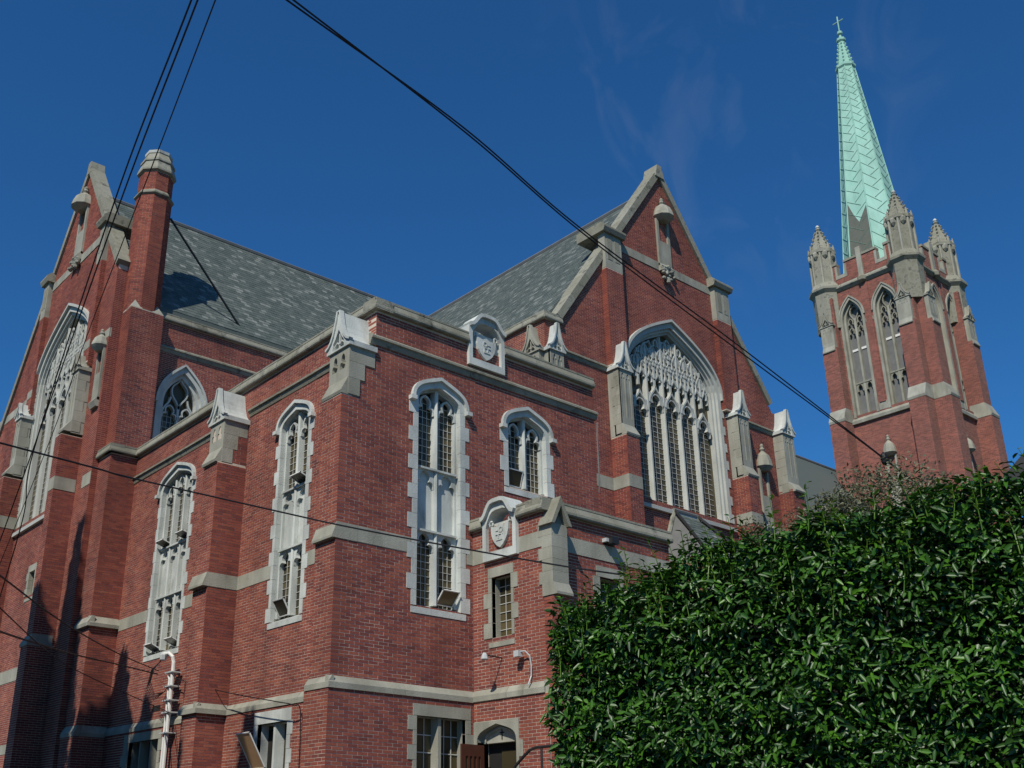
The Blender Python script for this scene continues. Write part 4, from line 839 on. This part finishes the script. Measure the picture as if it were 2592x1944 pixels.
for k in range(8):
    q = rot8 + k * math.pi / 4
    for j in range(6):
        f = (j + .5) / 6; r = .58 * (1 - f) + .22 * f + .03; z = 55.6 + 2.2 * f; ck.lathe((SC[0] + r * math.cos(q), SC[1] + r * math.sin(q)), [(.02, z - .1), (.075, z), (.02, z + .1)], 5)
ck.build('crocket', 'copper', spire)
xr = MB(); xr.tube([(SC[0], SC[1], 58.9), (SC[0], SC[1], 60.35)], .05); xr.tube([(SC[0], SC[1] - .42, 59.85), (SC[0], SC[1] + .42, 59.85)], .05); xr.build('cross', 'copper', spire)
print('bricks', NB[0])

# ================================================================== THINGS FIXED TO THE CHURCH
sm = tag(empty('service_mast', (12.1, 25.8, GZ)), 'pale grey electrical conduit mast with weatherhead on the brick street wall', 'conduit')
def child(mb, name, m, par, **k):
    o = mb.build(name, m, par, **k); o.matrix_parent_inverse = Matrix.Translation(-par.location); return o
child(MB().tube([(12.05, 25.78, GZ), (12.05, 25.72, 4.35), (12.02, 25.74, 4.5), (11.95, 25.84, 4.6), (11.88, 25.98, 4.58), (11.85, 26.06, 4.5)], .05, 8), 'conduit', 'white_paint', sm)
child(MB().tube([(12.06, 25.95, GZ), (12.06, 25.89, 3.95), (12.04, 25.93, 4.06)], .034, 8), 'conduit', 'white_paint', sm)
child(MB().lathe((11.88, 26.0), [(.05, 4.42), (.09, 4.44), (.10, 4.56), (.03, 4.64)], 8), 'weatherhead', 'zinc', sm)
for z in (4.1, 3.75, 3.4, 3.1, 2.6): child(MB().box(FA(12.14), 25.62, 26.02, -.1, .17, z, z + .03), 'strap', 'zinc', sm)
for k in range(4): child(MB().tube([(11.86 + .01 * k, 26.03, 4.47), (11.74, 26.2 + .05 * k, 4.2), (11.72, 26.28 + .06 * k, 3.9 - .05 * k), (11.80, 26.15, 3.58 - .05 * k), (11.95, 25.92, 3.62), (12.04, 25.85, 3.8)], .011, 5), 'drip_loop', 'rubber', sm)
fl = tag(empty('wall_lamp', (15.05, 16.57, 3.67)), 'small lamp on a thin straight arm above the porch door', 'lamp')
child(MB().tube([(15.08, 16.57, 3.67), (14.64, 16.59, 3.69)], .013), 'arm', 'black_metal', fl); child(MB().lathe((14.62, 16.59), [(.03, 3.73), (.06, 3.68), (.085, 3.60), (.05, 3.58)], 8), 'lamp_shade', 'zinc', fl)
fd = tag(empty('floodlight', (15.0, 15.93, 3.7)), 'grey floodlight with a curved conduit beside the hedge', 'floodlight')
child(MB().box(FA(14.95), 15.86, 16.0, -.05, .07, 3.60, 3.72), 'housing', 'zinc', fd); child(MB().tube([(14.95, 15.88, 3.7), (14.98, 15.76, 3.70), (15.03, 15.68, 3.6), (15.05, 15.66, 3.4), (15.05, 15.67, 3.2), (14.98, 15.69, 3.02)], .016), 'conduit', 'zinc', fd)
f2 = tag(empty('parapet_floodlight', (17.0, 15.2, 6.25)), 'small black floodlight below the porch parapet coping', 'floodlight')
child(MB().box(FB(15.2), 16.98, 17.2, -.08, .16, 6.16, 6.30), 'housing', 'black_metal', f2); child(MB().box(FB(15.2), 16.9, 16.98, -.08, .06, 6.2, 6.28), 'junction_box', 'zinc', f2)
hr = tag(empty('handrail', (13.9, 14.6, GZ)), 'black iron pipe handrail beside the porch steps, half behind the hedge', 'handrail')
child(MB().tube([(13.9, 15.3, .6), (13.9, 14.96, 1.38), (13.9, 14.72, 1.55), (13.9, 14.56, 1.645), (13.9, 14.40, 1.68), (13.9, 13.2, 1.69)], .028, 8), 'rail', 'black_metal', hr); child(MB().tube([(13.9, 14.26, GZ), (13.9, 14.26, 1.68)], .024, 8), 'post', 'black_metal', hr); child(MB().tube([(13.9, 13.3, GZ), (13.9, 13.3, 1.68)], .024, 8), 'post', 'black_metal', hr)
dp = tag(MB().tube([(19.36, 17.44, 10.3), (19.33, 17.44, 9.9), (19.33, 17.44, 8.7), (19.36, 17.5, 8.4)], .018, 6).build('downpipe', 'lead'), 'thin grey downpipe at the right end of the garden wall', 'pipe')

# ================================================================== OVERHEAD CABLES
def cable(pts, r, label, sag=0., group='overhead cables in front of the church', n=14):
    P = [Vector(p) for p in pts]; Q = []
    for i in range(len(P) - 1):
        for t in np.linspace(0, 1, n, endpoint=(i == len(P) - 2)): Q.append(P[i].lerp(P[i + 1], float(t)) - Vector((0, 0, 4 * sag * t * (1 - t))))
    return tag(MB().tube(Q, r, 6).build('overhead_cable', 'rubber'), label, 'cable', group)
def spline(pts, n=10):
    P = [np.array(p) for p in pts]; P = [2 * P[0] - P[1]] + P + [2 * P[-1] - P[-2]]; Q = []
    for i in range(1, len(P) - 2):
        for t in np.linspace(0, 1, n, endpoint=(i == len(P) - 3)):
            Q.append(tuple(.5 * (2 * P[i] + (P[i + 1] - P[i - 1]) * t + (2 * P[i - 1] - 5 * P[i] + 4 * P[i + 1] - P[i + 2]) * t * t + (3 * P[i] - P[i - 1] - 3 * P[i + 1] + P[i + 2]) * t ** 3)))
    return Q
def line(pts, r, label, group='overhead cables in front of the church'):
    o = MB().tube(spline(pts), r, 6).build('overhead_cable', 'rubber'); return tag(o, label, 'cable', group)
line([(3.091, 7.379, 7.353), (3.993, 11.316, 7.444), (4.939, 16.267, 6.057), (5.589, 20.243, 4.436)], .0095, 'right cable of the close pair crossing the left gable')
line([(3.039, 7.4, 7.338), (3.927, 11.339, 7.428), (4.905, 16.277, 5.751), (5.476, 18.194, 5.16), (5.755, 20.196, 3.292)], .0095, 'left cable of the close pair crossing the left gable')
line([(2.832, 6.401, 6.47), (3.655, 9.308, 7.103), (4.39, 12.236, 7.311), (4.931, 14.695, 7.066), (5.437, 17.159, 6.446), (5.675, 20.219, 4.297)], .0065, 'thin single cable passing in front of the chimney')
line([(3.757, 7.063, 7.472), (6.8, 8.0, 7.989), (9.216, 8.444, 7.79), (12.478, 8.324, 6.95), (16.014, 8.219, 5.983), (18.229, 8.228, 5.473)], .0105, 'upper cable of the twisted pair running down to the hedge')
line([(3.815, 7.032, 7.484), (6.843, 7.964, 7.886), (9.266, 8.39, 7.66), (12.502, 8.288, 6.814), (16.013, 8.221, 5.969), (18.178, 8.34, 5.489)], .0105, 'lower cable of the twisted pair running down to the hedge')
line([(3.25, 12.587, 4.48), (3.889, 12.928, 4.577), (4.827, 13.142, 4.614), (5.463, 13.432, 4.69), (7.571, 12.949, 4.502), (8.233, 12.539, 4.356), (9.168, 11.872, 4.151), (10.583, 10.63, 3.795), (11.397, 9.753, 3.571)], .012, 'single sagging cable across the middle of both facades')
line([(4.004, 14.456, 3.414), (6.646, 18.863, 3.673), (9.465, 23.139, 3.984), (11.75, 25.9, 4.13)], .013, 'upper service cable from the left to the conduit mast')
line([(4.061, 14.44, 3.017), (6.397, 18.949, 3.202), (8.129, 21.515, 3.217), (12.0, 25.55, 3.08)], .010, 'lowest service cable from the left to the conduit mast')
line([(4.118, 14.424, 2.617), (5.797, 18.094, 3.152), (7.943, 21.585, 3.586), (9.812, 24.077, 3.896), (11.72, 25.9, 4.05)], .016, 'thick drooping service cable from the left to the weatherhead')
line([(12.05, 25.6, 3.95), (11.914, 22.545, 3.285), (11.926, 20.249, 2.861), (12.0, 19.70, 2.74), (12.18, 19.66, 2.5), (12.2, 19.66, .2)], .012, 'cable from the conduit mast to the boarded basement window')
tag(MB().lathe((16.014, 8.219), [(.01, 5.86), (.05, 5.90), (.065, 5.98), (.05, 6.05), (.01, 6.09)], 8).build('cable_splice', 'rubber'), 'black splice lump on the twisted pair of cables', 'splice')

# ================================================================== LEAVES
LEAF = np.array([(0, 0, 0), (-.5, .30, .10), (-.42, .68, .05), (0, 1, -.10), (.42, .68, .05), (.5, .30, .10), (0, .45, -.03)])
LF4 = np.array([(0, 6, 1, 1), (1, 6, 3, 2), (0, 5, 6, 6), (5, 4, 3, 6)])
def leaf_verts(P, nrm, tip, ln, wd):
    nrm = nrm / np.linalg.norm(nrm, axis=1)[:, None]; tip = tip - nrm * np.sum(tip * nrm, 1)[:, None]; tip /= np.linalg.norm(tip, axis=1)[:, None] + 1e-9
    sd = np.cross(tip, nrm); V = P[:, None] + sd[:, None] * (LEAF[None, :, 0:1] * wd[:, None, None]) + tip[:, None] * (LEAF[None, :, 1:2] * ln[:, None, None]) + nrm[:, None] * (LEAF[None, :, 2:3] * ln[:, None, None])
    return V
LTRI = np.array([(0, 6, 1), (1, 6, 2), (2, 6, 3), (3, 6, 4), (4, 6, 5), (5, 6, 0)])
def leaf_mesh(name, V, m, parent=None, kind='stuff'):
    n = len(V); Fq = (LTRI[None] + (np.arange(n) * 7)[:, None, None]).reshape(-1, 3); o = np_mesh(name, V.reshape(-1, 3), Fq, m, parent, kind)
    o.data.polygons.foreach_set('use_smooth', [True] * len(o.data.polygons)); return o
def fbm(p, s=1.):
    p = p * s; return (np.sin(p[:, 0] * 1.7 + 1.3 * np.sin(p[:, 1] * 1.1 + p[:, 2])) + np.sin(p[:, 1] * 2.3 + 1.7 * np.sin(p[:, 2] * 1.6)) + np.sin(p[:, 2] * 2.9 + 1.1 * np.sin(p[:, 0] * 2.1)) + .5 * np.sin(p[:, 0] * 5.3 + p[:, 2] * 4.1) + .5 * np.sin(p[:, 1] * 6.1 - p[:, 2] * 5.2)) / 4
# laurel hedge: a long clipped mass between the eye and the porch
HP0, HP1 = np.array((8.15, 8.22)), np.array((10.05, 2.3)); HL = np.linalg.norm(HP1 - HP0); hu = (HP1 - HP0) / HL; hn = np.array((hu[1], -hu[0])); hn = hn if hn @ np.array((-.58, -.73)) > 0 else -hn
hedge = tag(empty('laurel_hedge', (9.0, 6.0, GZ)), 'tall dense glossy green laurel hedge in the right foreground', 'hedge')
def htop(u): return np.interp(u, [0, .25, .6, 1.2, 2.1, 3.0, 3.8, 4.5, 5.0, 6.3], [2.24, 2.40, 2.54, 2.74, 2.93, 3.0, 3.05, 3.15, 3.23, 3.36])
def hp(u, b, z): return np.c_[HP0[0] + hu[0] * u + hn[0] * b, HP0[1] + hu[1] * u + hn[1] * b, z]
TH = 1.6
def hedge_leaves(n, seed):
    r = np.random.default_rng(seed); P = []; Nn = []
    # front face, left end, top
    for kind, k in (('f', int(n * .72)), ('e', int(n * .10)), ('t', int(n * .18))):
        u = r.uniform(0, HL, k); z = GZ + (htop(u) - GZ) * r.uniform(.25, 1, k); dep = r.exponential(.15, k)
        if kind == 'f': b = np.zeros(k); nn = np.tile(np.r_[hn, .15], (k, 1))
        elif kind == 'e': u = np.zeros(k); b = -r.uniform(0, TH, k); z = GZ + (2.55 - GZ) * r.uniform(.25, 1, k); nn = np.tile(np.r_[-hu, .15], (k, 1))
        else: b = -r.uniform(0, TH, k); z = htop(u); nn = np.tile([0, 0, 1.], (k, 1))
        nn = nn / np.linalg.norm(nn, axis=1)[:, None]; p = hp(u, b, z); bump = .16 * fbm(p, 2.2) + .10 * fbm(p, 5.5) - .12 * np.clip(z - htop(u) + .35, 0, 1) * (kind == 'f')
        P.append(p + nn * (bump - dep)[:, None]); Nn.append(nn)
    P = np.vstack(P); Nn = np.vstack(Nn); k = len(P)
    nr = Nn * .75 + r.normal(0, .55, (k, 3)) + np.array((0, 0, .55)); tip = r.normal(0, .7, (k, 3)) + Nn * .5 + np.array((0, 0, -.15))
    return leaf_verts(P, nr, tip, np.clip(r.lognormal(-2.33, .26, k), .05, .17), r.uniform(.026, .046, k)), P
V, P = hedge_leaves(46000, 3)
front = np.linalg.norm(P, axis=1) + np.where((P @ M.T)[:, 2] < 0, 99, 0); pr = P @ M.T; sx = 1093 + 2694 * pr[:, 0] / pr[:, 2]; sy = 1081 + 2694 * pr[:, 1] / pr[:, 2]
area = np.linalg.norm(np.cross(V[:, 3] - V[:, 0], V[:, 5] - V[:, 1]) * 1, axis=1); view = np.abs(np.sum(np.cross(V[:, 3] - V[:, 0], V[:, 5] - V[:, 1]) * P, 1)) / np.linalg.norm(P, axis=1)
front_d = (P[:, :2] - HP0) @ hn
score = view * np.where((sx > 1380) & (sx < 2570) & (sy < 1920) & (front_d > .04), 1, 0); top = np.argsort(-score)[:300]
def leaf_single(Vi, par):
    me = bpy.data.meshes.new('leaf'); c = Vi[6]; me.from_pydata([tuple(v - c) for v in Vi], [], [tuple(t) for t in LTRI]); me.materials.append(MAT['laurel_leaf']); me.polygons.foreach_set('use_smooth', [True] * 6)
    o = link('leaf', me, par); o.location = tuple(c); o.matrix_parent_inverse = Matrix.Translation(-par.location)
for i in top: leaf_single(V[i], hedge)
lm = leaf_mesh('foliage', np.delete(V, top, 0), 'laurel_leaf', hedge); lm.matrix_parent_inverse = Matrix.Translation(-hedge.location)
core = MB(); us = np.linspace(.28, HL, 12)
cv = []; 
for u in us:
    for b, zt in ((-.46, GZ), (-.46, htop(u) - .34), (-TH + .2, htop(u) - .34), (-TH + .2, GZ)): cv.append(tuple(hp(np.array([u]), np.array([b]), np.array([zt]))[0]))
core.add(cv, [(i * 4 + a, i * 4 + (a + 1) % 4, (i + 1) * 4 + (a + 1) % 4, (i + 1) * 4 + a) for i in range(11) for a in range(4)] + [(0, 1, 2, 3), (44, 45, 46, 47)]); o = core.build('branches_or_shade_core', 'dark', hedge); o.matrix_parent_inverse = Matrix.Translation(-hedge.location)  # near-black solid added inside the hedge to block light and darken leaf gaps
# young upright shoots along the top
r = np.random.default_rng(11); st = MB(); SV = []; YV_ = []
for k in range(210):
    u = r.uniform(.0, HL); b = -r.uniform(-.12, TH * .8) if r.random() < .75 else r.uniform(0, .1); z = htop(np.array([u]))[0] - (.0 if b < 0 else r.uniform(.0, .9)); base = hp(np.array([u]), np.array([b]), np.array([z - .15]))[0]; ln = r.uniform(.18, .48); lean = np.r_[hn * r.uniform(-.2, .45) + hu * r.normal(0, .2), 1]; lean /= np.linalg.norm(lean)
    pts = [tuple(base + lean * ln * t + np.array((0.03 * math.sin(3 * t), .02 * t, 0))) for t in (0, .5, 1)]; st.tube(pts, [.006, .005, .003], 4)
    m_ = 7; pp = base + lean * ln * np.linspace(.25, 1, m_)[:, None]; az = r.uniform(0, 6.28) + np.arange(m_) * 2.4; out_ = np.c_[np.cos(az), np.sin(az), r.uniform(.1, .7, m_)]
    (YV_ if r.random() < .45 else SV).append(leaf_verts(pp, np.c_[-np.cos(az) * .4, -np.sin(az) * .4, np.ones(m_)] + r.normal(0, .2, (m_, 3)), out_, r.uniform(.06, .11, m_), r.uniform(.022, .036, m_)))
for n_, m_, q in (('shoot_leaves', 'laurel_leaf', np.vstack(SV)), ('shoot_leaves', 'young_leaf', np.vstack(YV_))):
    o = leaf_mesh(n_, q, m_, hedge); o.matrix_parent_inverse = Matrix.Translation(-hedge.location)
o = st.build('shoot', 'young_leaf', hedge, 'stuff'); o.matrix_parent_inverse = Matrix.Translation(-hedge.location)
# pale small-leaved trees behind the hedge
def airy_tree(name, base, blobs, n, label, leaf, lw, matn, group, seed):
    r = np.random.default_rng(seed); t = tag(empty(name, base), label, 'tree', group); Pn = []; br = MB(); top = np.array(blobs[0][0])
    tr = MB().tube([base, tuple((np.array(base) * .4 + top * .6) + np.array((.1, .05, 0))), tuple(top)], [.07, .05, .015], 6).build('trunk', 'bark', t); tr.matrix_parent_inverse = Matrix.Translation(-t.location)
    for c, R in blobs:
        k = int(n * R[0] * R[2]); c = np.array(c)
        for _ in range(int(10 + 8 * R[0])):
            d = r.normal(0, 1, 3); d /= np.linalg.norm(d); d[2] = abs(d[2]); e = c + d * np.array(R) * r.uniform(.7, 1.12); s = c - np.array((0, 0, R[2] * .8)); pts = [tuple(s), tuple((s + e) / 2 + r.normal(0, .06, 3)), tuple(e)]; br.tube(pts, [.014, .009, .003], 4)
            q = np.linspace(.3, 1.0, 22)[:, None]; Pn.append(s + (e - s) * q + r.normal(0, .07, (22, 3)))
        d = r.normal(0, 1, (k, 3)); d /= np.linalg.norm(d, axis=1)[:, None]; Pn.append(c + d * np.array(R) * (r.uniform(.2, 1, k) ** .5)[:, None] * (1 + .25 * fbm(d, 3)[:, None]))
    P = np.vstack(Pn); k = len(P); Vv = leaf_verts(P, r.normal(0, 1, (k, 3)) + np.array((-.3, -.3, .6)), r.normal(0, 1, (k, 3)), r.uniform(.7, 1.2, k) * leaf, r.uniform(.7, 1.2, k) * lw)
    for o in (br.build('branches_or_shade_core', 'bark', t), leaf_mesh('crown', Vv, matn, t)): o.matrix_parent_inverse = Matrix.Translation(-t.location)
    return t
airy_tree('garden_tree', (15.2, 7.9, GZ), [((15.1, 7.8, 4.75), (.95, .95, .85)), ((14.75, 8.45, 4.7), (.55, .5, .55)), ((15.4, 7.15, 4.7), (.5, .5, .55))], 5200, 'pale thin-leaved tree showing above the hedge below the tower', .065, .030, 'pale_leaf', 'small trees behind the hedge', 5)
airy_tree('garden_tree', (14.1, 9.6, GZ), [((14.1, 9.5, 4.35), (.30, .30, .6)), ((14.4, 9.05, 4.35), (.34, .34, .6))], 7000, 'small pale sapling above the hedge beside the transept corner', .05, .022, 'pale_leaf', 'small trees behind the hedge', 6)

# ================================================================== NEIGHBOURS
hs_ = tag(empty('house', (31, 9, GZ)), 'house with a dark shingled roof at the right edge behind the hedge', 'house')
def hchild(mb, n, m): o = mb.build(n, m, hs_); o.matrix_parent_inverse = Matrix.Translation(-hs_.location); return o
hchild(MB().box(W3, 28.6, 38, 3.0, 11.2, GZ, 8.9), 'wall', 'stucco')
sl = MB(); sl.add([(28.2, 11.6, 8.95), (38.4, 11.6, 8.95), (38.4, 7.1, 12.6), (28.2, 7.1, 12.6), (28.2, 2.6, 8.95), (38.4, 2.6, 8.95), (28.2, 11.6, 8.75), (38.4, 11.6, 8.75), (38.4, 2.6, 8.75), (28.2, 2.6, 8.75)], [(0, 1, 2, 3), (3, 2, 5, 4), (6, 7, 8, 9), (0, 3, 4, 9, 6), (1, 7, 8, 5, 2), (0, 6, 7, 1), (4, 5, 8, 9)]); hchild(sl, 'roof', 'shingle')
hchild(MB().tube([(28.15, 11.62, 8.92), (38.4, 11.62, 8.92)], .07), 'gutter', 'white_paint'); hchild(MB().box(W3, 28.55, 28.6, 6, 7.2, 3, 4.6), 'window', 'glass')

# columnar conifers on the other side of the street (they cast the long shadows on the street wall)
def conifer(tip, R, seed, label, fat=0):
    h = tip[2] - GZ
    r = np.random.default_rng(seed); base = (tip[0], tip[1], GZ); t = tag(empty('columnar_conifer', base), label, 'tree', 'columnar conifers across the street'); n = 9000; f = r.uniform(0, 1, n) ** .72; az = r.uniform(0, 6.28, n)
    prof = [0.02, .22, .72, .98, 1, .7] if fat else [0.02, .12, .5, .9, 1, .7]; rad = R * np.interp(f, [0, .05, .3, .6, .85, 1], prof) * r.uniform(.75, 1.08, n) * (1 + .18 * np.sin(az * 3 + f * 20)); z = tip[2] - f * h
    P = np.c_[tip[0] + rad * np.cos(az), tip[1] + rad * np.sin(az), z]; Nn = np.c_[np.cos(az), np.sin(az), np.full(n, .3)]; V = leaf_verts(P, Nn + r.normal(0, .3, (n, 3)), np.tile([0, 0, 1.], (n, 1)) + r.normal(0, .35, (n, 3)), r.uniform(.35, .6, n), r.uniform(.22, .36, n))
    o = leaf_mesh('crown', V, 'conifer_leaf', t); q = MB().tube([base, (tip[0], tip[1], tip[2] - .3 * h)], [.2, .05], 7).build('trunk', 'bark', t)
    k = MB().lathe((tip[0], tip[1]), [(.02, tip[2] - .02 * h)] + [(R * q * .85, tip[2] - g * h) for g, q in zip((.08, .3, .6, .85), (prof[1] * 1.1, prof[2], prof[3], prof[4]))] + [(.1, tip[2] - h)], 8).build('sun_block_core', 'dark', t)  # near-black solid added inside the crown so no sun leaks through
    for c in (o, q, k): c.matrix_parent_inverse = Matrix.Translation(-t.location)
def toward_sun(p, s): return (p[0] + SUN.x * s, p[1] + SUN.y * s, p[2] + SUN.z * s)
conifer(toward_sun((11.3, 31.6, 8.9), 15.5), 1.7, 1, 'tallest columnar conifer across the street')
conifer(toward_sun((11.0, 33.0, 6.4), 16), 2.6, 2, 'broad columnar conifer across the street, farthest from the corner', 1)
conifer(toward_sun((12.2, 29.6, 4.9), 15.2), 1.9, 5, 'columnar conifer across the street, next to the tallest one', 1)
conifer(toward_sun((12.2, 27.7, 3.4), 16.5), 1.7, 6, 'middle columnar conifer across the street', 1)
conifer(toward_sun((11.7, 24.3, 3.3), 16), 1.1, 3, 'slim columnar conifer across the street, opposite the mast')
conifer(toward_sun((12.2, 21.9, 2.4), 17), .9, 4, 'shortest columnar conifer across the street, nearest the corner')
